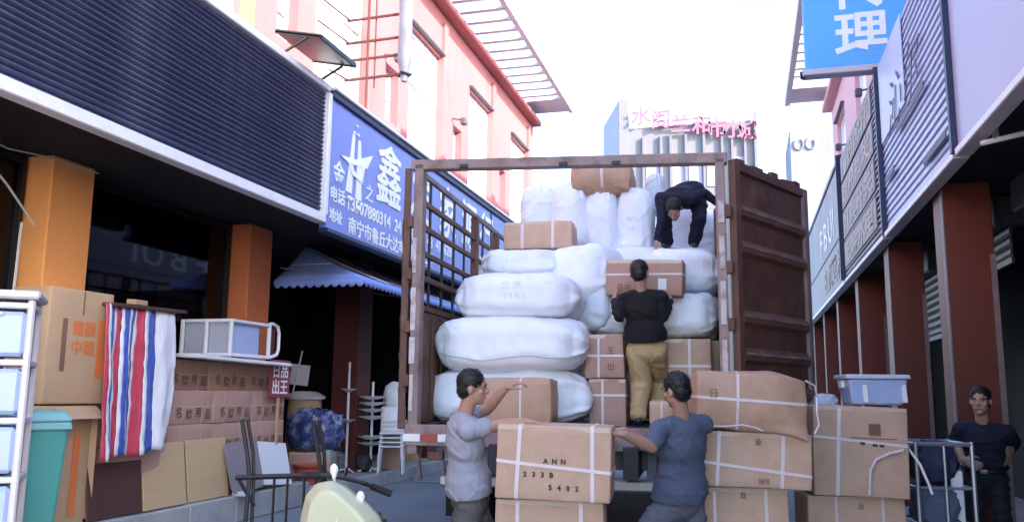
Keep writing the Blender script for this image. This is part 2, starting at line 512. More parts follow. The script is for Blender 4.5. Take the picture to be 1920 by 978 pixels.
def cap(mb, a, ra, b, rb, n=12, flat=1.0, fdir=None):
    """closed tapered capsule"""
    a, b = Vector(a), Vector(b)
    d = b - a
    L = max(d.length, 1e-5)
    t = d / L
    pts = []; rs = []
    for k in (0, 1, 2, 3):
        ph = math.pi / 2 * (1 - k / 3.0)
        pts.append(a - t * ra * math.sin(ph)); rs.append(max(0.0008, ra * math.cos(ph)))
    for k in (0, 1, 2, 3):
        ph = math.pi / 2 * (k / 3.0)
        pts.append(b + t * rb * math.sin(ph)); rs.append(max(0.0008, rb * math.cos(ph)))
    tmp = MB().tube(pts, rs, n)
    if fdir is not None:
        fd = Vector(fdir).normalized()
        for i, p in enumerate(tmp.v):
            # squash along fdir relative to the axis
            s0 = a + t * (p - a).dot(t)
            off = p - s0
            tmp.v[i] = s0 + off - fd * off.dot(fd) * (1 - flat)
    mb.add(tmp.v, tmp.f)


def softbox(sx, sy, sz, n=6, bulge=0.01, lump=0.0, seed=0, bev=0.008, dent=None):
    """carton body standing on z=0: rounded edges, faces that bulge and crumple a little"""
    mb = MB(); key = {}
    hs = (sx / 2, sy / 2, sz / 2)
    def g(k):
        # parameter positions with tight rows near the edges for the rounding
        e = [-1.0, -0.97] + [-0.97 + 1.94 * i / n for i in range(1, n)] + [0.97, 1.0]
        return e
    E_ = g(0)
    N = len(E_)
    def point(p):
        k = (round(p[0], 4), round(p[1], 4), round(p[2], 4))
        if k in key:
            return key[k]
        q = Vector((p[0] * hs[0], p[1] * hs[1], p[2] * hs[2]))
        # rounding of the edges
        inner = Vector([max(-hs[i] + bev, min(hs[i] - bev, q[i])) for i in range(3)])
        d = q - inner
        if d.length > 1e-7:
            q = inner + d.normalized() * bev
        b = Vector((0, 0, 0))
        for i in range(3):
            if abs(p[i]) > 0.999:
                o = [j for j in range(3) if j != i]
                w = (1 - p[o[0]] ** 2) * (1 - p[o[1]] ** 2)
                b[i] += math.copysign(bulge * w, p[i])
        q = q + b
        if lump:
            nv = noise.noise_vector(Vector((q.x * 3.1 + seed * 7.3, q.y * 3.1 + seed, q.z * 3.1 - seed * 3.7)))
            nv2 = noise.noise_vector(Vector((q.x * 9 + seed, q.y * 9, q.z * 9 + seed)))
            q = q + nv * lump + nv2 * lump * 0.35
        if dent:
            q = dent(q, p)
        q = q + Vector((0, 0, hs[2]))
        key[k] = len(mb.v); mb.v.append(q)
        return key[k]
    for ax in range(3):
        o = [j for j in range(3) if j != ax]
        for sg in (-1, 1):
            for i in range(N - 1):
                for j in range(N - 1):
                    c = []
                    for (a, b) in ((i, j), (i + 1, j), (i + 1, j + 1), (i, j + 1)):
                        p = [0, 0, 0]; p[ax] = sg; p[o[0]] = E_[a]; p[o[1]] = E_[b]
                        c.append(point(p))
                    if len(set(c)) > 2:
                        mb.f.append(tuple(dict.fromkeys(c)))
    return mb


def strap_loop(bvh, w, sx, sy, sz, axis, off, tilt=0.0, gap=0.0025):
    """flat band lying on a carton's real surface; 'v' passes over top and front at x=off, 'h' runs round the sides at z=off"""
    far = 0.5
    rows = []
    def seq(n):
        return [-.999] + [-.96 + 1.92 * i / (n - 1) for i in range(n)] + [.999]
    if axis == 'v':
        hy, hz = sy / 2 * 0.985, sz / 2 * 0.985
        loop = [((0, -1, 0), (None, -hy - far, hz * t)) for t in seq(14)] + [((0, 0, 1), (None, hy * t, hz + far)) for t in seq(10)] \
            + [((0, 1, 0), (None, hy + far, -hz * t)) for t in seq(10)] + [((0, 0, -1), (None, -hy * t, -hz - far)) for t in seq(4)]
        for nrm, p in loop:
            e = []
            for d in (-w / 2, w / 2):
                z = p[2] + sz / 2
                x = off + d + tilt * max(-1, min(1, p[2] / (sz / 2)))
                e.append((Vector((x, p[1], z)), Vector(nrm)))
            rows.append(e)
    else:
        hx, hy = sx / 2 * 0.985, sy / 2 * 0.985
        loop = [((0, -1, 0), (hx * t, -hy - far)) for t in seq(18)] + [((1, 0, 0), (hx + far, hy * t)) for t in seq(10)] \
            + [((0, 1, 0), (-hx * t, hy + far)) for t in seq(10)] + [((-1, 0, 0), (-hx - far, -hy * t)) for t in seq(10)]
        for nrm, p in loop:
            e = []
            for d in (-w / 2, w / 2):
                z = off + d - tilt * max(-1, min(1, p[0] / (sx / 2))) / 2
                e.append((Vector((p[0], p[1], z)), Vector(nrm)))
            rows.append(e)
    pts = []
    for e in rows:
        q = []
        for o, n_ in e:
            hit = bvh.ray_cast(o, -n_)
            q.append((hit[0] + n_ * gap, n_) if hit[0] is not None else None)
        if None not in q:
            pts.append(q)
    m = MB(); k = len(pts)
    for q in pts:
        for (p, n_) in q:
            m.v.append(p)
        for (p, n_) in q:
            m.v.append(p - n_ * gap * 1.4)
    for i in range(k):
        a_, b_ = i * 4, ((i + 1) % k) * 4
        m.f += [(a_, a_ + 1, b_ + 1, b_), (a_ + 2, b_ + 2, b_ + 3, a_ + 3), (a_, b_, b_ + 2, a_ + 2), (a_ + 1, a_ + 3, b_ + 3, b_ + 1)]
    return m


def carton(name, label, loc, size, rz=0.0, material=None, group=None, straps=(), tape=True, prints=(), lump=0.0, bulge=0.008,
           seed=0, tiltx=0.0, tilty=0.0, strapm=None, cat='carton', dent=None, n=6):
    sx, sy, sz = size
    t = thing(name, label, cat, loc, group=group, rot=(tiltx, tilty, rz))
    sb = softbox(sx, sy, sz, n, bulge, lump, seed, dent=dent)
    bvh = BVHTree.FromPolygons(sb.v, sb.f)
    sb.build('carton_body', material or M_card, t, angle=60)
    if tape:
        MB().box((0, 0, sz + 0.0025 + bulge * 0.6), (sx * 0.985, 0.055, 0.0015)).build('packing_tape', M_tape, t)
        MB().box((0, -sy / 2 - 0.002, sz - 0.018), (sx * 0.97, 0.0016, 0.030)).build('edge_tape', M_tape, t)
    for i, (axis, off, w, tilt) in enumerate(straps):
        strap_loop(bvh, w, sx, sy, sz, axis, off, tilt, 0.0022 + 0.0012 * i).build('strap', strapm or M_strap, t)
    for (s, x, z, h, m_) in prints:
        hit = bvh.ray_cast(Vector((x, -sy, z + h * .3)), Vector((0, 1, 0)))
        text('print', s, h, m_, t, (x, (hit[0].y if hit[0] is not None else -sy / 2) - 0.003, z), ext=0.0008, bold=h * 0.012, align='CENTER')
    return t

# ------------------------------------------------------------------ the setting
MB().grid(lambda u, v: (-150 + 300 * u, -120 + 420 * v, 0), 8, 8).build('ground', M_ground)
tag(bpy.data.objects['ground'], kind='structure')

pav = MB().box((-7.75, 4.17, 0.146), (3.7, 12.7, 0.292)).build('raised_pavement', M_pave)
tag(pav, kind='structure')
y = -2.2
k = 0
while y < 10.1:
    L = 0.86
    o = MB().box((-5.82, y + L / 2, 0.15 + random.uniform(-.006, .006)), (0.20 + random.uniform(-.008, .008), L - 0.014, 0.30), bev=0.012).build('kerb_stone', M_kerb, pav)
    o.location.x += random.uniform(-.006, .006)
    y += L
low = MB().box((-7.8, 17.05, 0.096), (3.8, 13.0, 0.192)).build('shop_pavement', M_pave)
tag(low, kind='structure')
for k in range(15):
    MB().box((-5.83, 10.72 + 0.86 * k + 0.43, 0.1), (0.16, 0.846, 0.20), bev=0.01).build('kerb_stone', M_kerb, low)
rp = MB().box((3.2, 18.3, 0.045), (2.6, 36, 0.09)).build('pavement', M_pave)
tag(rp, kind='structure')


# ------------------------------------------------------------------ left market building
LB = thing('market_building', 'pink market building on the left with roof pergola and orange ground floor columns', 'building', (-5.6, 0, 0), R(90))


def wall_with_openings(x0, x1, z0, z1, y0, y1, holes):
    """holes: (xa, xb, za, zb) sorted by xa, not overlapping in x"""
    m = MB(); x = x0
    for (a, b, za, zb) in holes:
        if a > x:
            m.box(((x + a) / 2, (y0 + y1) / 2, (z0 + z1) / 2), (a - x, y1 - y0, z1 - z0))
        if za > z0:
            m.box(((a + b) / 2, (y0 + y1) / 2, (z0 + za) / 2), (b - a, y1 - y0, za - z0))
        if zb < z1:
            m.box(((a + b) / 2, (y0 + y1) / 2, (zb + z1) / 2), (b - a, y1 - y0, z1 - zb))
        x = b
    if x < x1:
        m.box(((x + x1) / 2, (y0 + y1) / 2, (z0 + z1) / 2), (x1 - x, y1 - y0, z1 - z0))
    return m


def upper_storey(root, xs, xe, z0, z1, wins, smalls, zw=(5.5, 8.02), zs=(5.95, 6.9), paint=None):
    holes = sorted([(a, b, zw[0], zw[1]) for a, b in wins] + [(a, b, zs[0], zs[1]) for a, b in smalls])
    wall_with_openings(xs, xe, z0, z1, 0, 0.3, holes).build('upper_wall', paint or M_pink, root)
    for a, b in wins:
        w = b - a; c = (a + b) / 2
        h = zw[1] - zw[0]; zc = (zw[0] + zw[1]) / 2
        win = MB().box((c, 0.16, zc), (w, 0.04, h)).build('window', M_winwhite, root)
        fr = MB()
        for x in (a + 0.03, c, b - 0.03):
            fr.box((x, 0.12, zc), (0.06, 0.05, h), bev=0.006)
        for z in (zw[0] + 0.03, zw[0] + h * 0.62, zw[1] - 0.03):
            fr.box((c, 0.118, z), (w, 0.044, 0.06), bev=0.006)
        fr.build('window_frame', M_white, win)
        MB().box((c, -0.035, zw[1] + 0.045), (w + 0.06, 0.10, 0.05), bev=0.008).build('lintel', M_lint, win)
        MB().box((c, -0.03, zw[0] - 0.03), (w + 0.1, 0.16, 0.06), bev=0.01).build('sill', M_white, win)
    for a, b in smalls:
        w = b - a; c = (a + b) / 2; zc = (zs[0] + zs[1]) / 2; h = zs[1] - zs[0]
        win = MB().box((c, 0.2, zc), (w, 0.03, h)).build('vent_window', M_plblue, root)
        fr = MB()
        for x in (a + 0.02, b - 0.02):
            fr.box((x, 0.17, zc), (0.04, 0.05, h))
        for z in (zs[0] + 0.02, zc, zs[1] - 0.02):
            fr.box((c, 0.168, z), (w, 0.044, 0.04))
        fr.build('window_frame', M_white, win)
        # small dark lamp bracket beside the vent window
        lm = MB()
        lm.bar((a - 0.10, 0.0, zs[1] + 0.10), (a - 0.10, -0.22, zs[1] + 0.05), 0.03)
        lm.box((a - 0.10, -0.25, zs[1] + 0.02), (0.13, 0.12, 0.15), bev=0.02)
        lm.build('wall_lamp', M_lint, root)


wins = [(a, a + 1.62) for a in (-10.35, -6.95, -3.55, -0.15, 3.25, 6.65, 10.05, 13.45, 16.85, 20.25)]
smalls = [(a + 2.42, a + 2.92) for (a, b) in wins[:-1]]
upper_storey(LB, -12, 22.6, 5.40, 9.0, wins, smalls)
MB().box((5.3, 2.3, 8.9), (34.6, 4.0, 0.2)).build('roof_slab', M_concrete, LB)
MB().box((5.3, -0.04, 9.02), (34.7, 0.4, 0.14), bev=0.02).build('parapet_coping', M_pink, LB)
MB().box((22.45, 2.3, 4.5), (0.3, 4.0, 8.7)).build('end_wall', M_pink, LB)
for a, b in wins[4:]:
    MB().box((b + 0.10, -0.03, 7.1), (0.20, 0.08, 3.3), bev=0.01).build('pilaster', M_orange if b < 9 else M_pink, LB)
pg = MB().box((15.4, -1.12, 9.34), (14.2, 0.11, 0.20)).build('pergola', M_concrete, LB)
sl = MB().box((0, 0, 0), (0.125, 1.95, 0.07)).mesh('slat', M_concrete)
yy = 8.6
while yy < 21.4:
    link('slat', sl, pg, (yy, -0.07, 9.36))
    yy += 0.525
MB().box((22.0, -0.08, 9.36), (1.05, 1.97, 0.12)).build('end_plate', M_concrete, pg)
for yy in (9.0, 13.4, 17.8, 22.0):
    MB().box((yy, 0.5, 9.17), (0.2, 0.2, 0.30)).build('post', M_concrete, pg)

# ground floor of the left building
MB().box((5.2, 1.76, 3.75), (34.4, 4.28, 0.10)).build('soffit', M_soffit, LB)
MB().box((5.2, -0.2, 5.40), (34.4, 0.5, 0.06)).build('ledge', M_white, LB)
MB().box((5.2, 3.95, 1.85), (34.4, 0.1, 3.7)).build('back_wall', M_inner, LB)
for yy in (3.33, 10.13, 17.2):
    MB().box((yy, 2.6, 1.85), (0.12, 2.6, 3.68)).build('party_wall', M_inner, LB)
for i, yy in enumerate((-3.47, -0.07, 3.33, 6.73, 10.13, 13.53, 16.93, 20.33)):
    base = 0.285 if yy < 10.4 else 0.185
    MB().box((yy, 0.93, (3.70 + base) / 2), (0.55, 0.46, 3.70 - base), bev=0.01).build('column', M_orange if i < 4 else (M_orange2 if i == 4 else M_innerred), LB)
# glazed shop fronts between the columns
for (a, b) in ((-3.17, -0.37), (0.23, 3.03), (3.63, 6.43), (7.03, 9.83)):
    gl = MB().box(((a + b) / 2, 1.02, 1.98), (b - a, 0.012, 3.4)).build('shop_glass', M_glass, LB)
    fr = MB()
    for x in (a + .03, b - .03):
        fr.box((x, 1.0, 1.98), (0.05, 0.07, 3.4))
    for z in (0.34, 3.65):
        fr.box(((a + b) / 2, 1.002, z), (b - a, 0.064, 0.06))
    fr.build('glazing_frame', M_black, gl)
# thin cable hanging over the first column
cab = MB().tube([(5.1, 0.55, 3.62), (5.5, 0.60, 3.52), (5.9, 0.64, 3.28), (6.28, 0.67, 2.98)], 0.011, 6)
cab.build('cable', M_wire, LB)
MB().tube([(5.1, 0.58, 3.66), (5.9, 0.66, 3.60), (6.45, 0.68, 3.66), (7.02, 0.68, 3.66)], 0.007, 6).build('cable', M_wire, LB)
MB().tube([(6.22, 0.76, 3.0), (6.20, 0.76, 1.9), (6.18, 0.76, 0.4)], 0.014, 6).build('conduit', M_wire, LB)

# dark slatted fascia over the first shops
SF = thing('slatted_fascia', 'long dark blue slatted fascia panel with white trim above the left shops', 'shop fascia', (-5.1, 0, 0), R(90))
x0, x1, z0, z1 = 0.2, 9.52, 3.70, 5.31
MB().box(((x0 + x1) / 2, 0.06, (z0 + z1) / 2), (x1 - x0, 0.05, z1 - z0)).build('backing', M_shutgap, SF)
prof = []
ns = 28
pitch = (z1 - z0) / ns
for i in range(9):
    a = math.pi * i / 8
    prof.append((0.036 - 0.026 * math.sin(a) * (1.15 if i < 5 else 1.0), (-0.46 + 0.92 * i / 8) * pitch))
prof2 = prof + [(0.036, 0.46 * pitch), (0.036, -0.46 * pitch)]
slm = MB().prism([(u, w) for u, w in prof], 0, x1 - x0).mesh('slat', M_shut, angle=50)
for i in range(ns):
    o = link('slat', slm, SF, (x0 + random.uniform(-.002, .002), random.uniform(-.003, .003), z0 + pitch * (i + .5)))
    o.rotation_euler = (random.uniform(-.03, .03), 0, 0)
MB().box(((x0 + x1) / 2, 0.02, 3.655), (x1 - x0 + .1, 0.14, 0.115), bev=0.01).build('bottom_trim', M_trim, SF)
MB().box(((x0 + x1) / 2, 0.03, 5.365), (x1 - x0 + .1, 0.14, 0.09), bev=0.01).build('top_trim', M_trim, SF)
MB().box((9.575, 0.015, 4.51), (0.09, 0.12, 1.60), bev=0.01).build('end_trim', M_trim, SF)
MB().box((0.15, 0.015, 4.51), (0.09, 0.12, 1.60), bev=0.01).build('end_trim', M_trim, SF)

# blue shop sign
BS = thing('shop_sign', 'long blue shop sign with white characters beside the dark slatted fascia', 'sign', (-5.1, 0, 0), R(90))
MB().box((14.15, 0.06, 4.43), (8.95, 0.10, 1.74), bev=0.008).build('sign_panel', M_bluesign, BS)
MB().box((14.15, 0.045, 5.33), (8.98, 0.16, 0.09), bev=0.01).build('top_edge', M_navy, BS)
MB().box((14.15, 0.045, 3.535), (8.98, 0.14, 0.06), bev=0.01).build('bottom_edge', M_navy, BS)
MB().box((14.15, 0.03, 5.405), (8.98, 0.2, 0.05), bev=0.01).build('top_trim', M_trim, BS)
MB().box((16.95, 0.0, 4.43), (0.05, 0.02, 1.72)).build('joint', M_navy, BS)
# the emblem: two uprights, a crossing star sweep, dots above and below
gk_ = [0]
def glyph(poly, name='emblem_stroke'):
    gk_[0] += 1
    m = MB(); n = len(poly)
    for yv in (0.008, 0.004 - 0.003 * gk_[0]):
        for (x, z) in poly:
            m.v.append(Vector((x, yv, z)))
    m.f = [tuple(range(n)), tuple(range(2 * n - 1, n - 1, -1))]
    for i in range(n):
        j = (i + 1) % n
        m.f.append((i, j, n + j, n + i))
    return m.build(name, M_letter, BS, smooth=False)
glyph([(10.18, 4.16), (10.36, 4.16), (10.40, 5.0), (10.33, 5.0)])
glyph([(10.48, 4.12), (10.66, 4.12), (10.58, 4.96), (10.51, 4.96)])
glyph([(9.98, 4.60), (10.45, 4.665), (10.98, 4.86), (10.80, 4.62), (10.60, 4.60), (10.24, 4.55)])
glyph([(10.74, 4.66), (10.66, 4.36), (10.60, 4.40), (10.64, 4.62)])
glyph([(10.20, 4.58), (10.34, 4.42), (10.60, 4.38), (10.62, 4.44), (10.38, 4.49), (10.28, 4.60)])
for (x, z, r) in ((10.36, 5.02, .03), (10.48, 5.02, .03), (10.42, 5.13, .025), (10.28, 4.08, .05), (10.56, 4.00, .05)):
    glyph([(x + r * math.cos(a * math.pi / 4), z + r * .7 * math.sin(a * math.pi / 4)) for a in range(8)])
text('character', '金', 0.34, M_letter, BS, (9.80, 0.006, 4.22), bold=0.006)
text('character', '之', 0.26, M_letter, BS, (10.80, 0.006, 4.20), bold=0.003)
for ch, x in (('鑫', 11.12), ('发', 12.42), ('家', 13.75), ('源', 15.0), ('行', 16.15)):
    text('character', ch, 0.98, M_letter, BS, (x, 0.004, 4.34), heavy=0.016)
text('character', '电话', 0.22, M_letter, BS, (9.74, 0.006, 3.96), bold=0.004)
text('lettering', '13507880314  24  628  72  43  41  628', 0.27, M_letter, BS, (10.22, 0.006, 3.93), bold=0.004)
text('character', '地址', 0.19, M_letter, BS, (9.74, 0.006, 3.69), bold=0.003)
text('lettering', '南宁市鲁丘大达电大附近二楼', 0.25, M_letter, BS, (10.30, 0.006, 3.63), bold=0.005)

# blue awning under the sign
AW = thing('shop_awning', 'blue awning with scalloped edge below the blue shop sign', 'awning')
zf, zr, ry = 3.06, 3.68, 11.6
can = MB()
def awn_front(u, v):
    yq = (10.75 + (ry - 10.75) * (1 - v)) * (1 - u) + 17.0 * u
    s = 0.03 * math.sin(math.pi * v) + 0.012 * math.sin(yq * 9)* math.sin(math.pi * v)
    return (-6.45 + 1.40 * v, yq, zr + (zf - zr) * v - s)
can.grid(awn_front, 40, 6)
def awn_side(u, v):
    xq = -6.45 + 1.40 * u * v
    return (xq, ry - (ry - 10.75) * v, zr + (zf - zr) * v - 0.02 * math.sin(math.pi * v))
can.grid(awn_side, 14, 6)
o = can.build('canopy', M_awn, AW)
sm_ = o.modifiers.new('t', 'SOLIDIFY'); sm_.thickness = 0.006
def scallop(p0, p1, n):
    m = MB(); p0, p1 = Vector(p0), Vector(p1)
    N = n * 8
    for i in range(N + 1):
        t = i / N
        p = p0.lerp(p1, t)
        h = 0.075 + 0.045 * abs(math.sin(math.pi * t * n))
        m.v += [p, p + Vector((0, 0, -h * .55)) + Vector((0, 0, 0)), p + Vector((0, 0, -h))]
    for i in range(N):
        for q in (0, 1):
            a = i * 3 + q
            m.f.append((a, a + 3, a + 4, a + 1))
    return m
v1 = scallop((-6.45, 10.745, zf), (-5.05, 10.745, zf), 11).build('valance', M_awn, AW)
v2 = scallop((-5.048, 10.75, zf), (-5.048, 17.0, zf), 46).build('valance', M_awn, AW)
for v in (v1, v2):
    q = v.modifiers.new('t', 'SOLIDIFY'); q.thickness = 0.005
for k, (yy, w, mm_) in enumerate(((11.5, .22, M_awnw), (12.1, .10, M_redtape), (12.45, .3, M_awnw), (13.4, .2, M_awnw), (14.2, .2, M_awnw), (15.2, .2, M_awnw))):
    o = MB().grid(lambda u, v: (-6.40 + 1.36 * v, yy + w * u, zr + (zf - zr) * (v * .97 + .015) - 0.03 * math.sin(math.pi * v) + 0.012 - 0.012 * math.sin((yy + w * u) * 9) * math.sin(math.pi * v)), 3, 6).build('stripe', mm_, AW)
    q = o.modifiers.new('t', 'SOLIDIFY'); q.thickness = 0.004
MB().tube([(-6.40, 11.15, 3.338), (-5.76, 11.15, 3.338)], 0.007, 6).build('seam', M_awnw, AW)
fr = MB().tube([(-6.45, 10.78, zf - .02), (-5.07, 10.78, zf - .02), (-5.07, 17.0, zf - .02)], 0.016, 6)
for yy in (10.9, 14, 16.9):
    fr.tube([(-6.45, yy, zf + .2), (-5.07, yy, zf - .02)], 0.012, 6)
fr.build('awning_frame', M_steel, AW)

# bracket with a wrapped roll, and a small canopy, on the upper storey
BR = thing('sign_bracket', 'rusty rod bracket holding a grey plastic wrapped roll on the left upper storey', 'bracket')
m = MB()
for z in (6.98, 6.62, 6.35, 6.05):
    m.tube([(-5.6, 11.0, z), (-4.72, 11.0, z + .02)], 0.022, 6)
    m.tube([(-5.6, 10.1 if z > 6.5 else 10.5, z - .02), (-5.55, 11.0, z)], 0.014, 6)
m.tube([(-5.25, 11.0, 5.45), (-5.25, 11.0, 7.5)], 0.022, 6)
m.tube([(-5.14, 11.02, 5.9), (-5.14, 11.02, 7.5)], 0.014, 6)
m.build('rod_frame', mat('rust', (0.10, 0.03, 0.028), 0.8, 0.25, 4, 40, 0.1), BR)
m = MB()
for j in range(26):
    z = 5.95 + 0.07 * j
    rr = (0.10 + 0.014 * noise.noise(Vector((0, 0, z * 4)))) * min(1, 0.45 + j * .14)
    for i in range(18):
        a = 2 * math.pi * i / 18
        q = rr * (1 + 0.13 * noise.noise(Vector((math.cos(a) * 2, math.sin(a) * 2, z * 2.2))))
        m.v.append(Vector((-4.66 + q * math.cos(a), 11.0 + q * math.sin(a), z)))
for j in range(25):
    for i in range(18):
        a = j * 18 + i; b = j * 18 + (i + 1) % 18
        m.f.append((a, b, b + 18, a + 18))
m.f.append(tuple(range(18))[::-1]); m.f.append(tuple(25 * 18 + i for i in range(18)))
m.build('wrapped_roll', mat('shaded_roll_cover', (0.17, 0.17, 0.22), 0.45, 0.15, 3, 30, 0.3), BR)  # darker than the other grey cover, the roll's shade put into its colour
m = MB().tube([(-4.77, 11, 6.05), (-4.66, 10.88, 6.06), (-4.55, 11, 6.05), (-4.66, 11.12, 6.06), (-4.77, 11, 6.05)], 0.02, 6)
m.build('tie', M_black, BR)
CN = thing('metal_canopy', 'small black sheet metal canopy on struts above the dark slatted fascia', 'canopy')
MB().box((-4.98, 9.0, 5.66), (0.62, 0.95, 0.02), rot=(0, R(12), 0)).build('sheet', mat('canopy_sheet', (0.025, 0.03, 0.035), 0.35, 0.1), CN)
m = MB()
for yy in (8.54, 9.46):
    m.bar((-5.28, yy, 5.73), (-4.68, yy, 5.60), 0.03, 0.05)
    m.bar((-5.22, yy, 5.42), (-4.86, yy, 5.61), 0.025)
m.bar((-4.68, 8.54, 5.60), (-4.68, 9.46, 5.60), 0.03, 0.05)
m.build('strut_frame', M_black, CN)


# ------------------------------------------------------------------ right market building
RB = thing('market_building', 'pink market building on the right with roof pergola and red ground floor columns', 'building', (2.4, 0, 0), R(-90))
wins = [(-(a + 1.62), -a) for a in (-10.35, -6.95, -3.55, -0.15, 3.25, 6.65, 10.05, 13.45, 16.85, 20.45)]
wins.sort()
wins = [w for w in wins if w[1] < -0.8]
smalls = [(a + 2.42, a + 2.92) for (a, b) in wins[:-1]]
upper_storey(RB, -23.2, 0.7, 5.6, 9.0, wins, smalls, zw=(6.0, 8.25), zs=(6.2, 7.0), paint=M_pinkpale)
MB().box((-11.25, 2.3, 8.9), (23.9, 4.0, 0.2)).build('roof_slab', M_concrete, RB)
MB().box((-11.25, -0.04, 9.02), (24.0, 0.4, 0.14), bev=0.02).build('parapet_coping', M_pinkpale, RB)
MB().box((-11.25, 2.5, 9.5), (23.9, 0.3, 1.2)).build('roof_shade_wall', M_pinkpale, RB)  # unseen wall, added height so the building shades the street
MB().box((-23.05, 2.3, 4.5), (0.3, 4.0, 8.7)).build('end_wall', M_pinkpale, RB)
MB().box((0.55, 2.45, 4.5), (0.3, 3.7, 8.7)).build('end_wall', M_pinkpale, RB)  # unseen near end, placed to let sunlight bounce in from behind the camera
pg = MB().box((-16.4, -1.10, 9.34), (13.8, 0.13, 0.20)).build('pergola', M_concrete, RB)
sl = MB().box((0, 0, 0), (0.125, 1.95, 0.07)).mesh('slat', M_concrete)
yy = 9.8
while yy < 21.8:
    link('slat', sl, pg, (-yy, -0.07, 9.36))
    yy += 0.525
MB().box((-22.7, -0.07, 9.36), (1.15, 1.97, 0.12)).build('end_plate', M_concrete, pg)
for yy in (10.0, 14.2, 18.4, 22.7):
    MB().box((-yy, 0.5, 9.17), (0.2, 0.2, 0.30)).build('post', M_concrete, pg)
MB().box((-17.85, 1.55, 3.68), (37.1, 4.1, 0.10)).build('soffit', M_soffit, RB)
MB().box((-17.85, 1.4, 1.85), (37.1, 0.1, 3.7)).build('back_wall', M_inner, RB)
MB().box((-29.9, 1.55, 4.6), (13.0, 3.4, 1.7)).build('low_wing', M_pinkpale, RB)
for yy in (-0.6, 2.4, 5.8, 9.2, 12.6, 16.0, 19.4, 22.8, 26.2, 29.6, 33.0):
    c = MB().box((-yy - 0.24, -0.225, 1.86), (0.48, 0.43, 3.54), bev=0.008).build('column', M_redcol, RB)
    MB().box((-yy - 0.05, -0.447, 1.86), (0.10, 0.012, 3.52)).build('lit_edge_strip', M_pilecol, c)  # pale strip stands in for light on the column's street-side edge
    MB().box((-yy + 0.004, -0.03, 1.5), (0.014, 0.05, 2.8)).build('lit_edge_strip', M_pilecol, c)
# roller shutters between the right columns
for (a, b, zb) in ((6.35, 9.15, 2.0), (9.75, 12.55, 2.9), (13.15, 15.95, 2.4), (16.55, 19.35, 0.12), (19.95, 22.75, 0.12), (23.35, 26.15, 0.12), (26.75, 29.55, 0.12), (2.95, 5.75, 2.2)):
    c = -(a + b) / 2
    sh = MB().box((c, 0.30, 3.45), (b - a, 0.30, 0.32), bev=0.02).build('roller_shutter', M_shutterdark, RB)
    n = int((3.3 - zb) / 0.11)
    pm = MB().prism([(0.0, -0.05), (-0.022, -0.02), (-0.022, 0.02), (0.0, 0.05), (0.006, 0.05), (0.006, -0.05)], -(b - a) / 2, (b - a) / 2).mesh('slat', M_shutterdark)
    for i in range(n):
        link('slat', pm, sh, (c, 0.30, 3.28 - 0.11 * (i + .5)))
    MB().box((c, 0.30, 3.28 - 0.11 * n - .03), (b - a, 0.03, 0.06)).build('bottom_rail', M_shutterdark, sh)

# fascia panels on the right, nearest first
def rfascia(name, label, ya, yb, z0, z1, cat='shop fascia'):
    t = thing(name, label, cat, (1.82, 0, 0), R(-90))
    MB().box((-(ya + yb) / 2, 0.05, z0 - 0.02), (yb - ya, 0.14, 0.07), bev=0.008).build('bottom_trim', M_trim, t)
    return t
t = rfascia('plain_fascia', 'plain lavender fascia panel at the near right edge above the columns', -0.7, 7.90, 3.62, 6.0)
for k, (a, b) in enumerate(((-0.7, 3.6), (3.6, 7.9))):
    MB().box((-(a + b) / 2, 0.05, 4.84), (b - a - 0.004, 0.08, 2.36), bev=0.004).build('panel', M_lav, t)
t = rfascia('louvred_fascia', 'pale blue louvred fascia with dark brush lettering beside the lavender panel', 7.98, 11.86, 3.62, 5.9)
MB().box((-9.92, 0.09, 4.77), (3.88, 0.04, 2.24)).build('backing', M_greysign, t)
ns = 24; p = (5.88 - 3.67) / ns
lm = MB().prism([(0.06, -0.5 * p), (0.024, -0.46 * p), (0.02, -0.40 * p), (0.042, 0.46 * p), (0.06, 0.46 * p)], -1.93, 1.93).mesh('slat', M_louv)
for i in range(ns):
    link('slat', lm, t, (-9.92, 0, 3.67 + p * (i + .5)))
MB().box((-7.94, 0.02, 4.75), (0.07, 0.12, 2.3)).build('end_post', M_navy, t)
MB().box((-11.9, 0.02, 4.75), (0.07, 0.12, 2.3)).build('end_post', M_navy, t)
MB().box((-10.95, 0.010, 5.33), (1.7, 0.010, 1.06)).build('smooth_patch', M_louv, t)
chars('character', '沁尔', 0.72, M_signdark, t, (-11.2, -0.010, 4.72), 1.05, bold=-0.012, sx=1.35, shear=0.3, ext=0.004)
for (a, b, z) in ((-11.55, -10.9, 4.25), (-10.6, -9.0, 4.62), (-9.2, -8.2, 3.86)):
    MB().box(((a + b) / 2, -0.012, z), (b - a, 0.012, 0.07)).build('brush_bar', M_signdark, t)
t = rfascia('ribbed_sign', 'weathered grey ribbed sign with faded yellow lettering bands on the right', 12.02, 16.55, 3.62, 5.95, 'sign')
MB().box((-14.28, 0.09, 4.79), (4.53, 0.04, 2.3)).build('backing', M_greysign, t)
ns = 26; p = (5.92 - 3.67) / ns
lm = MB().prism([(0.06, -0.48 * p), (0.0, -0.2 * p), (0.0, 0.2 * p), (0.06, 0.48 * p)], -2.26, 2.26).mesh('rib', M_greysign)
for i in range(ns):
    link('rib', lm, t, (-14.28, 0, 3.67 + p * (i + .5)))
for i, s in enumerate(('五金水电', '灯具开关', '建材批发', '门窗配件')):
    z = 3.85 + 0.53 * i
    MB().box((-14.4, -0.012, z + 0.18), (3.9, 0.016, 0.44)).build('lettering_band', M_greysign, t)
    chars('character', s, 0.42, M_signyel, t, (-16.2, -0.024, z + 0.03), 0.9, bold=0.006, sx=2.1)
MB().box((-16.6, 0.0, 4.8), (0.06, 0.16, 2.36)).build('end_post', M_navy, t)
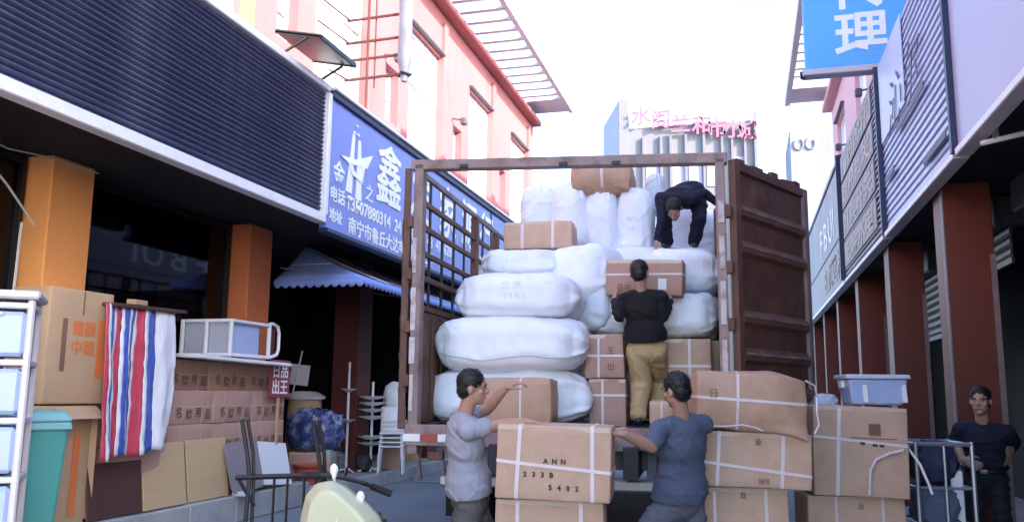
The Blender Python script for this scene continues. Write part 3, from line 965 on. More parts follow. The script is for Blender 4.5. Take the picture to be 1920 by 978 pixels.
t = rfascia('flat_sign', 'farthest grey sign panel on the right with pale capital letters', 16.68, 36.2, 3.62, 5.95, 'sign')
MB().box((-26.44, 0.05, 4.80), (19.5, 0.08, 2.3)).build('sign_panel', M_greysign, t)
MB().box((-26.44, 0.04, 5.98), (19.52, 0.12, 0.08)).build('top_edge', M_navy, t)
chars('character', 'FBUI', 0.9, M_letter, t, (-21.5, 0.002, 4.75), 1.0, bold=0.0, sx=1.5)
MB().box((-26.44, 0.004, 4.55), (19.4, 0.02, 0.03)).build('joint', M_navy, t)
chars('character', '名优建材', 0.6, M_signyel, t, (-20.9, 0.002, 3.85), 1.0, bold=0.0, sx=1.5)
MB().box((-18.6, 0.0, 4.30), (0.9, 0.02, 0.07)).build('brush_bar', M_signdark, t)
# sign plinth: a pale lamp arm under the lavender panel
t = thing('lamp_arm', 'white tube lamp fixed under the near right fascia edge', 'lamp')
MB().tube([(1.86, 7.3, 3.50), (2.3, 7.0, 3.52)], 0.022, 8).build('tube', M_white, t)
MB().box((1.95, 7.24, 3.57), (0.04, 0.04, 0.12)).build('bracket', M_steel, t)
MB().tube([(2.26, 7.03, 3.52), (2.36, 6.96, 3.52)], 0.034, 8).build('end_cap', M_white, t)

# projecting light box
t = thing('projecting_sign', 'sky blue projecting sign box with two white characters on the right facade', 'sign', (0, 12.0, 0))
MB().box((1.60, 0.1, 7.1), (1.34, 0.16, 2.2), bev=0.015).build('sign_face', M_banner, t)
MB().box((1.60, 0.1, 5.955), (1.42, 0.22, 0.09), bev=0.01).build('frame_bar', M_concrete, t)
MB().box((1.60, 0.1, 8.24), (1.42, 0.22, 0.08), bev=0.01).build('frame_bar', M_concrete, t)
MB().tube([(0.86, 0.1, 5.95), (0.93, 0.1, 5.955)], 0.055, 10).build('tube_end', M_black, t)
text('character', '代', 0.72, M_letter, t, (1.28, 0.018, 6.90), bold=0.014)
text('character', '理', 0.72, M_letter, t, (1.32, 0.018, 6.18), bold=0.014)
m = MB()
for z in (6.5, 7.7):
    m.bar((2.25, 0.1, z), (2.45, 0.1, z), 0.05)
m.build('bracket', M_steel, t)

# ------------------------------------------------------------------ far buildings closing the street
t = thing('office_block', 'white far building with pink roof lettering behind the truck', 'building', (0, 48, 0))
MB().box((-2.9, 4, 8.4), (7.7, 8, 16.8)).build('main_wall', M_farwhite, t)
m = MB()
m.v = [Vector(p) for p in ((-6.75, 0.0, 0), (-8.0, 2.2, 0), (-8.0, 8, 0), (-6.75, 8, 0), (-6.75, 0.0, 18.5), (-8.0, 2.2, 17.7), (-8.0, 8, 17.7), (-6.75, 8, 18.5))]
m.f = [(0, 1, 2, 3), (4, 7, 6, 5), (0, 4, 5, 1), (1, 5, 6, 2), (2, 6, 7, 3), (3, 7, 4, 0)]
m.build('side_wing', M_farblue, t, smooth=False)  # lavender of the shaded side is put into the wing's colour
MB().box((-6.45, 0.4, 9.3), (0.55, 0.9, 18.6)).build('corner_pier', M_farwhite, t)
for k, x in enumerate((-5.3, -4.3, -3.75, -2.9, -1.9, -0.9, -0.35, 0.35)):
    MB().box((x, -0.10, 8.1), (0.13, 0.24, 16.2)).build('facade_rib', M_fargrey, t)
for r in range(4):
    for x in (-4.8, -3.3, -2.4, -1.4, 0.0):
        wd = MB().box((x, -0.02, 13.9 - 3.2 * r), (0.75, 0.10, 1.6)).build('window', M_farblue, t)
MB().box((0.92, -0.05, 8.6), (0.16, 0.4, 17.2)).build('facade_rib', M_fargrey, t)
for k, (ch, x, z) in enumerate((('水', -6.0, 17.0), ('阁', -4.85, 16.7), ('兰', -3.75, 16.35), ('和', -2.55, 16.2), ('市', -1.7, 15.95), ('小', -0.85, 15.85), ('城', -0.1, 15.7))):
    text('roof_character', ch, 1.15, M_farpink, t, (x, -0.28, z), bold=0.02, ext=0.05)
t = thing('tower_block', 'tall pale tower with round emblem between the truck door and right signs', 'building', (0, 38, 0))
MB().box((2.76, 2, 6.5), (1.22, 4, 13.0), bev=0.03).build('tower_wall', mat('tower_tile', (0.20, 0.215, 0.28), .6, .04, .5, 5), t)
MB().box((3.65, 2.4, 6.4), (0.5, 4, 12.9)).build('side_pier', M_farwhite, t)
m = MB()
for s_ in (-1, 1):
    pts = [(2.76 + s_ * 0.24 + 0.19 * math.cos(a), -0.03, 12.35 + 0.24 * math.sin(a)) for a in [math.pi * (0.5 + s_ * 0.15) + s_ * math.pi * 1.6 * i / 12 for i in range(13)]]
    m.tube(pts, 0.045, 6)
m.build('emblem', M_fargrey, t)

# ------------------------------------------------------------------ the truck
TY = R(3.0)
TK = thing('cargo_truck', 'rusty brown stake truck with open rear doors loaded with white sacks', 'truck', (-2.70, 6.74, 0), TY)
W_ = 2.57
def tbox(name, c, d, material, parent=TK, bev=0.006, rot=None):
    return MB().box(c, d, rot, bev).build(name, material, parent)
tbox('bed_floor', (W_ / 2, 3.85, 1.18), (W_ - .02, 7.6, 0.10), M_chassis)
rb = tbox('rear_beam', (W_ / 2, 0.02, 1.155), (W_ + .08, 0.10, 0.17), M_truckbar)
for i in range(3):
    tbox('reflector', (0.02 + 0.15 * i, -0.034, 1.135), (0.145, 0.008, 0.06), M_redtape if i == 1 else M_white, bev=0)
    tbox('reflector', (W_ - 0.02 - 0.15 * i, -0.034, 1.135), (0.145, 0.008, 0.06), M_redtape if i == 1 else M_white, bev=0)
def ztop(x):
    return 3.50 - 0.07 * x / W_
lp = tbox('rear_post', (0.02, 0.03, (ztop(0) + 1.0) / 2 - .02), (0.085, 0.10, ztop(0) - 1.04), M_truckbar)
rp_ = tbox('rear_post', (W_ - 0.02, 0.03, (ztop(W_) + 1.0) / 2 - .02), (0.075, 0.10, ztop(W_) - 1.04), M_truckbar)
for z, h in ((1.45, .22), (1.78, .30), (2.22, .34), (2.62, .26), (2.95, .18)):
    tbox('worn_plate', (W_ - 0.02, -0.024, z), (0.05 + random.uniform(-.012, .012), 0.008, h), M_wear, rp_, 0)
for z, h in ((1.5, .3), (1.85, .22), (2.2, .36), (2.66, .30)):
    tbox('worn_plate', (-0.0, -0.024, z), (0.04 + random.uniform(-.012, .012), 0.008, h), M_wear, lp, 0)
for z in (1.6, 2.05, 2.5, 2.95):
    tbox('hinge', (W_ + 0.035, -0.0, z), (0.05, 0.07, 0.10), M_truck)
    tbox('hinge', (-0.045, -0.0, z), (0.05, 0.07, 0.10), M_truck)
tb = MB().bar((-0.06, 0.03, ztop(0) - .045), (W_ + 0.04, 0.03, ztop(W_) - .04), 0.10, 0.088, bev=0.008).build('top_bar', M_truckbar, TK)
for x in (0.42, 1.28, 1.72):
    tbox('lug', (x, -0.028, ztop(x) - .07), (0.07, 0.02, 0.035), M_chassis, tb, 0.004)
# stake sides
for sx_ in (0.0, W_):
    side = tbox('side_panel', (sx_, 3.85, 1.72), (0.03, 7.5, 0.95), M_truck)
    for yv in [0.2 + 0.3 * i for i in range(25)]:
        tbox('corrugation', (sx_ + (0.024 if sx_ == 0 else -0.024), yv, 1.72), (0.02, 0.11, 0.92), M_truck, side, 0.006)
    for yv in (1.98, 2.95, 3.95, 5.6, 7.55):
        MB().box((sx_, yv, 2.32), (0.07, 0.09, 2.15), bev=0.006).build('side_post', M_truck, TK)
    for z in (3.41, 3.16, 2.94, 2.71, 2.49, 2.23):
        zz = z - (0.05 if sx_ else 0)
        MB().bar((sx_, 0.06, zz), (sx_, 7.58, zz), 0.035, 0.048, bev=0.004).build('side_rail', M_truckbar if z > 3.4 else M_truck, TK)
    for k in range(19):
        yv = 0.42 + 0.39 * k
        if min(abs(yv - q) for q in (1.98, 2.95, 3.95, 5.6, 7.55)) < 0.1:
            continue
        MB().box((sx_ + (-0.012 if sx_ == 0 else 0.012), yv, 2.80), (0.012, 0.05, 1.20)).build('side_stile', M_chassis, TK)
tbox('front_wall', (W_ / 2, 7.62, 2.3), (W_, 0.06, 2.3), M_truck)
# doors
def rear_door(hinge, ang, width, z0, z1, flip, top_slope):
    d = bpy.data.objects.new('rear_door', None)
    pm = MB().box((width / 2, 0, (z0 + z1) / 2), (width - 0.04, 0.025, z1 - z0 - .02)).mesh('rear_door', M_truck)
    d = link('rear_door', pm, TK, (hinge[0], hinge[1], 0), (0, 0, ang))
    m = MB().box((0.045, flip * 0.012, (z0 + z1) / 2), (0.09, 0.06, z1 - z0), bev=0.006); m.build('door_stile', M_truck, d)
    m = MB().box((width - 0.045, flip * 0.012, (z0 + z1) / 2), (0.09, 0.06, z1 - z0), bev=0.006); m.build('door_stile', M_truckbar, d)
    for zz in (z0 + .04, z1 - .04):
        MB().box((width / 2, flip * 0.010, zz), (width - 0.18, 0.054, 0.08), bev=0.006).build('door_rail', M_truck, d)
    for zz in (3.02, 2.72, 2.16, 1.86, 1.56):
        if z0 < zz < z1:
            m = MB().prism([(0.012 * flip, -0.11), (0.045 * flip, -0.08), (0.045 * flip, -0.02), (0.012 * flip, 0.02)], 0.09, width - 0.09)
            m.build('door_rib', M_truck, d)
            MB().box((width / 2, flip * 0.046, zz * 0 - 0.03), (width - 0.2, 0.008, 0.02)).build('worn_ridge', M_truckbar, d).location.z = zz
            for o_ in d.children:
                if o_.name.startswith('door_rib') and abs(o_.location.z) < 1e-6:
                    o_.location.z = zz
    return d
d1 = rear_door((W_ + 0.06, 0.02), R(63.0) - TY, 1.40, 1.26, 3.38, -1, 0)
for (x, w, h) in ((0.15, .14, .03), (0.45, .2, .025), (0.78, .12, .045), (1.05, .25, .03), (1.24, .1, .05)):
    MB().box((x, 0, 3.38 + h / 2), (w, 0.04, h), rot=(0, random.uniform(-.1, .1), 0)).build('bent_lip', M_truck, d1)
d2 = rear_door((-0.07, 0.0), R(112.8) - TY, 1.30, 1.20, 3.43, 1, 0)
MB().box((0.5, 0.0, 2.3), (0.05, 0.07, 1.6)).build('lock_bar', M_truckbar, d2)
# underbody
for x in (0.75, 1.82):
    tbox('chassis_rail', (x, 4.2, 0.98), (0.12, 8.6, 0.24), M_chassis)
tbox('cross_plate', (1.75, 0.30, 0.97), (1.3, 0.05, 0.15), M_chasgrey)
tbox('underride_bar', (W_ / 2, 0.10, 0.79), (2.1, 0.07, 0.09), M_alu, bev=0.015)
for x in (0.6, 1.97):
    tbox('underride_hanger', (x, 0.14, 0.97), (0.08, 0.05, 0.36), M_chasgrey)
tbox('tail_lamp', (0.22, 0.02, 0.99), (0.13, 0.06, 0.07), M_truck)
tbox('tail_lamp', (W_ - 0.22, 0.02, 0.99), (0.13, 0.06, 0.07), M_truck)
def wheel(c, r, w):
    prof = [(r * .60, -w / 2), (r * .93, -w / 2), (r, -w * .34), (r, w * .34), (r * .93, w / 2), (r * .60, w / 2)]
    ty = MB().lathe(prof, 28)
    for i, p in enumerate(ty.v):
        ty.v[i] = Vector((p.z, p.x, p.y))
    wl = ty.build('wheel', M_rub, TK)
    wl.location = c
    rm = MB().lathe([(r * .12, -w * .3), (r * .2, -w * .42), (r * .62, -w * .40), (r * .60, w * .40), (r * .2, w * .42), (r * .12, w * .3)], 24)
    for i, p in enumerate(rm.v):
        rm.v[i] = Vector((p.z, p.x, p.y))
    rm.build('rim', M_chasgrey, wl)
for yv in (1.7, 7.9):
    for x in (0.22, W_ - 0.22):
        wheel((x, yv, 0.46), 0.46, 0.26)
for x in (0.22, W_ - 0.22):
    tbox('mud_flap', (x, 1.05, 0.62), (0.42, 0.015, 0.50), M_rub, bev=0)
cabm = MB().prism([(7.75, 0.75), (7.75, 2.9), (8.2, 3.05), (9.3, 2.95), (9.75, 1.9), (9.8, 0.75)], 0.10, W_ - 0.10)
cb = cabm.build('cab', mat('cab_paint', (0.30, 0.05, 0.045), 0.4, 0.05), TK, smooth=False)
MB().prism([(9.32, 2.88), (9.78, 1.92), (9.80, 1.94), (9.34, 2.90)], 0.25, W_ - .25).build('windscreen', M_black, cb)
for x in (0.09, W_ - 0.09):
    MB().prism([(8.5, 1.95), (8.5, 2.8), (9.25, 2.78), (9.6, 1.95)], x - .012, x + .012).build('side_window', M_black, cb)


# ------------------------------------------------------------------ sacks
SACK_G = 'white woven sacks loaded on the truck'
def sack(name, label, c, size, rz=0.0, seed=1, upright=False, ear=0.0, material=None, seam=False, tilt=0.0, group=SACK_G, peak=0.0, lump=0.035):
    lx, ly, lz = size
    NU, NA = 64, 72
    m = MB()
    def pt(u, a):
        au = abs(u)
        if upright:
            # u -1 bottom .. +1 top, gathered top
            prof = min(1.0, (1 - max(0, -u) ** 9) ** 0.35) * (1 - max(0, u) ** 5) ** 0.42
            flat = 1.0
            ca, sa = math.cos(a), math.sin(a)
            q = 0.8
            X_ = lx / 2 * prof * math.copysign(abs(ca) ** q, ca) * (1 + 0.06 * math.cos(u * 2))
            Y_ = ly / 2 * prof * math.copysign(abs(sa) ** q, sa)
            Z_ = lz / 2 * u + (peak * max(0, u) ** 6 * 0.5)
            n_ = Vector((ca, sa, 0))
            pl = noise.noise(Vector((ca * 3.2 + seed, sa * 3.2, u * 1.2 + seed * 2))) * 0.018 * (0.4 + au ** 3 * 2.0)
        else:
            h = (1 - au ** 5.0) ** 0.44
            w = 1 - 0.10 * au ** 6
            ca, sa = math.cos(a), math.sin(a)
            q = 0.62
            X_ = lx / 2 * u * (1 + (0.05 * ear if au > .9 else 0))
            Y_ = ly / 2 * w * (h * 0.92 + 0.08) * math.copysign(abs(ca) ** q, ca)
            Z_ = lz / 2 * (h * 0.975 + 0.025) * math.copysign(abs(sa) ** q, sa)
            # ears: seam corners stand out a little
            if au > 0.86:
                e = (au - 0.86) / 0.14
                Y_ += math.copysign(ly * 0.10 * e * abs(ca) ** 3, ca)
                X_ += math.copysign(lx * 0.02 * e * (abs(ca) ** 2), u)
            # settle: belly hangs, underside flattens
            if Z_ < 0:
                Z_ *= 0.93
                Y_ *= 1.03
            n_ = Vector((0, ca, sa))
            pl = noise.noise(Vector((u * 1.4 + seed * 3, ca * 3.4, sa * 3.4 + seed))) * 0.020 * (0.35 + au ** 3 * 2.2)
            rg = 1 - abs(noise.noise(Vector((u * 2.2 + seed, ca * 4.5 + seed, sa * 4.5)))) * 2.2
            pl += max(0, rg) * 0.010 * (0.25 + au ** 2)
        p = Vector((X_, Y_, Z_))
        lp_ = noise.noise_vector(Vector((p.x * 2.6 + seed * 5.1, p.y * 2.6, p.z * 2.6 + seed)))
        wv = p + noise.noise_vector(p * 2.0 + Vector((seed, 0, 0))) * .16
        c1 = max(0, 1 - abs(noise.noise(wv * 4.2 + Vector((seed, 0, -seed * 2)))) * 5.0) ** 2
        c2 = max(0, 1 - abs(noise.noise(wv * 9.0 + Vector((0, seed, seed)))) * 5.0) ** 2
        p = p + n_ * (pl + 0.009 * c1 + 0.004 * c2) + lp_ * lump
        return p
    for i in range(NU + 1):
        u = -1 + 2 * i / NU
        u = math.sin(u * math.pi / 2) * 0.35 + u * 0.65
        for k in range(NA):
            m.v.append(pt(u, 2 * math.pi * k / NA))
    if upright:
        m.v = [Vector(p) for p in m.v]
    for i in range(NU):
        for k in range(NA):
            a = i * NA + k; b = i * NA + (k + 1) % NA
            m.f.append((a, b, b + NA, a + NA))
    m.f.append(tuple(range(NA))[::-1]); m.f.append(tuple(NU * NA + k for k in range(NA)))
    zmin = min(p.z for p in m.v)
    for i, p in enumerate(m.v):
        m.v[i] = p
    o = m.build(name, material or M_sack, None, angle=80)
    o.location = c
    o.rotation_euler = (0, tilt, rz)
    tag(o, label, 'sack', group)
    if seam:
        pts = []
        for i in range(4, 53):
            u = -0.94 + 1.88 * (i - 4) / 48
            pts.append(pt(u, -math.pi / 2 + (-math.pi / 2 + 0.32)) + Vector((0, -0.004, 0)))
        MB().tube(pts, 0.005, 6).build('seam', M_seam, o)
    if upright and peak > 0:
        top = pt(1, 0)
        MB().tube([(0, 0, lz / 2 - .04), (0.01, 0, lz / 2 + peak * .5), (0.03, 0.01, lz / 2 + peak)], [0.035, 0.014, 0.028], 8).build('tied_neck', M_sack, o)
    return o

M_sackprint = mat('faded_sack_print', (0.62, 0.63, 0.66), 0.7, 0.1)
def sack_print(o, body, size, x, z, step):
    bv = BVHTree.FromPolygons([v.co for v in o.data.vertices], [tuple(p.vertices) for p in o.data.polygons])
    for i, ch in enumerate(body):
        d = text('print', ch, size, M_sackprint, o, (0, 0, 0), (0, 0, 0), ext=0.0)
        for v in d.data.vertices:
            px_, pz_ = x + i * step + v.co.x, z + v.co.y
            h_ = bv.ray_cast(Vector((px_, -2, pz_)), Vector((0, 1, 0)))
            v.co = Vector((px_, (h_[0].y if h_[0] is not None else 0) - .002, pz_))
        d.data.update()


def sk(px0, px1, py0, py1, depth, ly, label, **kw):
    c = spot((px0 + px1) / 2, (py0 + py1) / 2, depth)
    return sack('woven_sack', label, c, ((px1 - px0) * depth / 1600, ly, (py1 - py0) * depth / 1600), **kw)

sk(808, 1108, 690, 797, 7.80, 0.80, 'bottom white sack on the truck bed with pointed left ear', rz=TY, seed=1, ear=1.0)
sk(824, 1108, 596, 702, 7.75, 0.82, 'large white sack with long side seam, second from the truck bed', rz=TY, seed=2.3, seam=True)
s3_ = sk(862, 1092, 516, 607, 7.85, 0.80, 'large white sack third from the truck bed on the left', rz=TY, seed=4.1, lump=0.025)
sk(1050, 1122, 530, 625, 8.2, 0.75, 'bluish sack end squeezed right of the large white left sacks', rz=R(70), seed=5.7, material=M_sack2)
sk(910, 1055, 473, 530, 8.45, 0.6, 'white sack lying behind and above the third left sack', rz=R(-4), seed=6.2)
sk(1030, 1165, 464, 578, 8.35, 0.7, 'slumped white sack between the upright sacks and the carried carton', rz=R(-20), seed=7.9)
sk(1108, 1178, 558, 632, 8.15, 0.5, 'small white sack left of the man in black', rz=R(10), seed=8.8)
sk(1232, 1346, 553, 640, 8.0, 0.6, 'white sack right of the man in black above the cartons', rz=R(-8), seed=9.4)
sk(1208, 1348, 474, 562, 8.35, 0.65, 'white sack under the feet of the bending man', rz=R(5), seed=10.6)
# rows behind that carry the top layer
for lay, z in enumerate((1.50, 1.95, 2.40, 2.82)):
    for q, x in enumerate((-2.28, -0.95)):
        c = Vector((x - 0.05 * (q == 0), 9.25 + 0.04 * lay, z))
        sack('woven_sack', '%s inner sack on the %s of the load' % (('lowest', 'second', 'third', 'uppermost')[lay], ('left', 'right')[q]), c, (1.30, 0.95, 0.50), rz=TY, seed=20 + lay * 2 + q, group='inner row sacks on the truck')
for k, z in enumerate((1.48, 1.90, 2.28)):
    sack('woven_sack', '%s short inner sack behind the man in black' % ('lowest', 'middle', 'upper')[k], Vector((-0.62, 8.62, z)), (0.85, 0.55, 0.42), rz=TY, seed=40 + k, group='inner row sacks on the truck')
def up(px0, px1, py0, py1, depth, label, **kw):
    c = spot((px0 + px1) / 2, (py0 + py1) / 2, depth)
    return sack('upright_sack', label, c, ((px1 - px0) * depth / 1600, (px1 - px0) * depth / 1600 * 0.95, (py1 - py0) * depth / 1600),
                upright=True, lump=0.018, group='upright sacks at the top of the load', **kw)
up(978, 1040, 345, 474, 9.6, 'leftmost upright white sack on top of the load', seed=51)
up(1036, 1103, 342, 476, 9.5, 'second upright white sack from the left on top of the load', seed=52)
up(1098, 1158, 358, 478, 9.45, 'upright white sack with pointed tied top, middle of the row', seed=53, peak=0.06)
u4_ = up(1156, 1226, 352, 482, 9.45, 'upright white sack left of the bending man', seed=54)
up(1246, 1322, 385, 490, 9.9, 'upright white sack seen between the legs of the bending man', seed=55)
up(1300, 1350, 400, 500, 9.75, 'upright white sack against the right side of the load', seed=56)
up(1212, 1246, 326, 400, 9.95, 'small greyish sack behind the shoulder of the bending man', seed=57, material=M_sack2)

sack_print(s3_, '优质', .085, -.10, .06, .10)
sack_print(s3_, '50KG', .06, -.08, -.03, .055)
sack_print(u4_, '编织', .07, -.08, -.02, .08)
sack_print(u4_, 'NET', .05, -.06, -.12, .045)

# ------------------------------------------------------------------ cartons on the truck
def ck(px0, px1, py0, py1, depth, sy, label, name='carton', rz=TY, **kw):
    c = spot((px0 + px1) / 2, py1, depth)
    return carton(name, label, c, ((px1 - px0) * depth / 1600, sy, (py1 - py0) * depth / 1600), rz, **kw)
G1 = 'cartons loaded on the truck'
ck(952, 1078, 422, 472, 9.0, 0.45, 'flat brown carton on the load left of the upright sacks', group=G1, straps=(('v', -.16, .03, 0), ('v', .16, .03, 0)), lump=.01, seed=3)
ck(1080, 1187, 309, 362, 9.55, 0.5, 'bulging brown carton on top of the upright sacks', group=G1, straps=(('v', 0.0, .03, 0),), lump=.05, bulge=.05, seed=4, material=M_wrap)
ck(1103, 1173, 630, 710, 7.75, 0.45, 'strapped carton left of the man in black, upper of two', group=G1, straps=(('v', -.05, .02, 0), ('h', .2, .02, .0)), lump=.012, seed=5, material=M_card2, prints=(('王', 0.06, 0.22, .07, M_printbrown), ('出', 0.06, 0.08, .07, M_printbrown)))
ck(1110, 1177, 711, 797, 7.72, 0.45, 'strapped carton left of the man in black, lower of two', group=G1, straps=(('v', -.04, .02, 0), ('h', .27, .02, .0)), lump=.012, seed=6, material=M_card2)
ck(1248, 1332, 638, 712, 7.85, 0.45, 'strapped carton behind the man in blue, upper of two', group=G1, straps=(('v', .02, .022, 0), ('h', .12, .022, .0)), lump=.012, seed=7, material=M_card)
ck(1250, 1340, 713, 797, 7.85, 0.45, 'strapped carton behind the man in blue, lower of two', group=G1, straps=(('v', .02, .022, 0),), lump=.012, seed=8, material=M_card)
ck(1330, 1352, 640, 797, 7.9, 0.4, 'tall narrow wrapped carton against the right truck post', group=G1, lump=.015, seed=9, material=M_wrap, tape=False)
ck(1220, 1264, 752, 796, 7.45, 0.25, 'small carton on the truck bed by the khaki trousers', group=G1, straps=(('v', 0, .015, 0),), seed=10)
ck(903, 1040, 712, 795, 7.12, 0.32, 'crumpled brown carton on the truck edge in front of the man in grey', group=G1, lump=.02, bulge=.02, seed=11, material=M_wrap, straps=(('v', .05, .015, 0),), tape=False)
HB = ck(1140, 1281, 490, 556, 7.88, 0.28, 'brown carton with white label held up by the man in black', rz=R(-2), tilty=R(2.0), straps=(('h', .19, .018, -0.01),), prints=(('品名', -.18, .04, .07, M_printbrown),), material=M_card2, seed=12)
MB().box((0.17, -0.151, 0.10), (0.075, 0.003, 0.10)).build('paper_label', M_white, HB)

# ------------------------------------------------------------------ cartons on the ground
def gk(px0, px1, py0, py1, depth, sy, label, rz=0.0, **kw):
    """carton whose front face is seen at these pixels; centre lies sy/2 behind"""
    kw.setdefault('lump', .007); kw.setdefault('n', 10)
    f = spot((px0 + px1) / 2, py1, depth)
    back = Matrix.Rotation(rz, 3, 'Z') @ Vector((0, 1, 0))
    c = f + back * (sy / 2)
    return carton('carton', label, c, ((px1 - px0) * depth / 1600, sy, (py1 - py0) * depth / 1600), rz, **kw)
G2 = 'cartons standing on the ground behind the truck'
rzc = R(6)
t = gk(926, 1144, 800, 938, 5.28, 0.55, 'big strapped carton with black stencilled marks held by two men', rz=rzc, group=G2, tilty=R(1.2),
   straps=(('v', -.22, .024, .008), ('v', .245, .024, -.004), ('h', .205, .02, .05)), seed=13, bulge=.007)
for s, x, z, h in (('ANN', 0.01, 0.225, .042), ('233B', -0.09, 0.14, .044), ('5402', 0.07, 0.065, .044)):
    for i, ch in enumerate(s):
        text('stencil', ch, h, M_print, t, (x + 0.055 * (i - len(s) / 2 + .5), -0.287, z), ext=0.0008, bold=0.0015, align='CENTER')
z_ = t.location.z
t2 = gk(926, 1132, 941, 1085, 5.30, 0.55, 'carton under the big stencilled carton', rz=rzc + R(1), group=G2, straps=(('v', -.2, .024, .0), ('v', .2, .024, 0)), seed=14)
carton('carton', 'lowest carton under the big stencilled carton', (t2.location.x, t2.location.y, 0.0), (0.68, 0.55, t2.location.z - 0.004), rzc, group=G2, seed=15)

# right stack A
A3 = gk(1312, 1480, 916, 1025, 6.05, 0.5, 'carton with one emblem directly under the wide strapped carton right of the man in blue', rz=R(9), group=G2, straps=(('v', -.2, .022, .0), ('v', .16, .022, 0)), seed=16)
carton('carton', 'lowest carton of the stack right of the man in blue', (A3.location.x + .01, A3.location.y, 0), (0.66, 0.5, A3.location.z - .003), R(8), group=G2, seed=17)
text('print', '业', 0.05, M_print, A3, (0.0, -0.262, 0.34), ext=0.0008, align='CENTER')
A2 = gk(1312, 1520, 812, 914, 6.0, 0.5, 'wide strapped carton, middle of the stack right of the man in blue', rz=R(9), group=G2, tilty=R(1.6), seed=18, lump=.006,
        straps=(('v', -.255, .024, .008), ('v', .19, .024, .006), ('h', .13, .02, .075)))
text('print', '业', 0.05, M_print, A2, (0.02, -0.266, 0.30), ext=0.0008, align='CENTER')
text('print', '编号', 0.04, M_printbrown, A2, (0.06, -0.266, 0.035), ext=0.0008, align='CENTER')
def dentA(q, p):
    # torn, sagging right end and crushed lower edge
    if p[0] > 0.4:
        e = (p[0] - 0.4) / 0.6
        q = Vector((q.x, q.y, q.z - 0.05 * e * e * (0.6 if p[2] > 0 else 1.0)))
        if p[1] < 0:
            q.y += 0.10 * e * e * (0.5 + 0.5 * p[2])
    return q
A1 = gk(1306, 1512, 703, 806, 6.0, 0.5, 'bulging creased brown carton tied with white cord on top of its stack', rz=R(9), group=G2, tilty=R(2.2), seed=19, lump=.022, bulge=.03, material=M_wrap, dent=dentA, n=16, tape=False,
        straps=(('v', -.10, .018, .0), ('h', .205, .02, .02)))
text('print', '日', 0.07, M_printbrown, A1, (-0.27, -0.30, 0.22), ext=0.0008, align='CENTER')
MB().tube([(0.36, -.30, .36), (0.43, -.26, .33), (0.455, -.22, .25), (0.44, -.27, .15), (0.46, -.25, .06), (0.42, -.29, .0)], 0.007, 6).build('loose_cord', M_strap, A1)
MB().tube([(-0.40, -.28, .06), (-.30, -.30, .015), (-.18, -.31, .02), (-.07, -.30, .035), (0.02, -.31, .02), (0.07, -.30, .0)], 0.006, 6).build('loose_cord', M_strap, A1)
# right stack B
B2 = gk(1522, 1700, 933, 1045, 6.42, 0.5, 'carton under the tall square carton near the wire trolley', rz=R(9), group=G2, seed=20, straps=(('v', -.15, .02, .0), ('v', .19, .02, 0)))
carton('carton', 'lowest carton of the stack near the wire trolley', (B2.location.x, B2.location.y, 0), (0.70, 0.5, B2.location.z - .003), R(9), group=G2, seed=21)
text('print', '业', 0.05, M_print, B2, (0.03, -0.262, 0.36), ext=0.0008, align='CENTER')
B1 = gk(1530, 1703, 764, 931, 6.4, 0.5, 'tall square strapped carton under the clear plastic box', rz=R(9), group=G2, tilty=R(1.5), seed=22, straps=(('v', -.165, .026, .012), ('h', .41, .02, .05)))
MB().box((0.10, -0.2605, 0.50), (0.085, 0.003, 0.085)).build('printed_square', M_printbrown, B1)
for x, z in ((0.01, .395), (0.10, .385), (0.15, .382)):
    MB().box((x, -0.2605, z), (0.035, 0.003, 0.018)).build('printed_dash', M_print, B1)
MB().box((0.09, -0.2603, 0.435), (0.34, 0.002, 0.006)).build('printed_line', M_printbrown, B1)
MB().tube([(0.36, -.20, .37), (0.30, -.265, .355), (0.2, -.275, .33), (0.10, -.28, .28), (0.055, -.285, .20), (0.05, -.27, .02)], 0.011, 6).build('loose_strap', M_strap, B1)
MB().tube([(0.36, -.20, .37), (0.42, -.26, .26), (0.46, -.30, .13), (0.48, -.32, .05)], 0.010, 6).build('loose_strap', M_strap, B1)

# ------------------------------------------------------------------ goods in front of the left shops
def fac(name, label, cat, x, y, z, rz=0.0, group=None):
    return thing(name, label, cat, (x, y, z), R(90) + rz, group)

# drawer tower at the left edge
M_tower = mat('tower_white_plastic', (0.60, 0.57, 0.60), 0.4, 0.05, 2, 40, dirt=(0.42, 0.38, 0.38), dirt_amt=0.4, dirt_scale=3)
b_ = spot(-34, 742, 5.6)
DT = thing('drawer_tower', 'tall white plastic drawer tower with pale blue drawers at the left edge', 'drawer unit', (b_.x, b_.y, 0), R(38))
dw, dd = 0.56, 0.42
for sx_ in (-1, 1):
    for sy_ in (-1, 1):
        MB().box((sx_ * (dw / 2 - .02), sy_ * (dd / 2 - .02), 1.04), (0.045, 0.045, 2.08), bev=0.012).build('corner_post', M_tower, DT)
MB().box((0, 0, 2.105), (dw + .06, dd + .06, 0.055), bev=0.015).build('top_board', M_tower, DT)
for i in range(6):
    z = 2.05 - 0.37 * i
    MB().box((0, 0, z - 0.015), (dw, dd, 0.04), bev=0.008).build('shelf_rim', M_tower, DT)
    dr = MB().box((0, -0.01, z - 0.20), (dw - .08, dd - .02, 0.29), bev=0.025).build('drawer', M_plblue, DT)
    MB().box((0, -dd / 2 - .008, z - 0.075), (0.22, 0.03, 0.03), bev=0.01).build('handle', M_tower, dr)

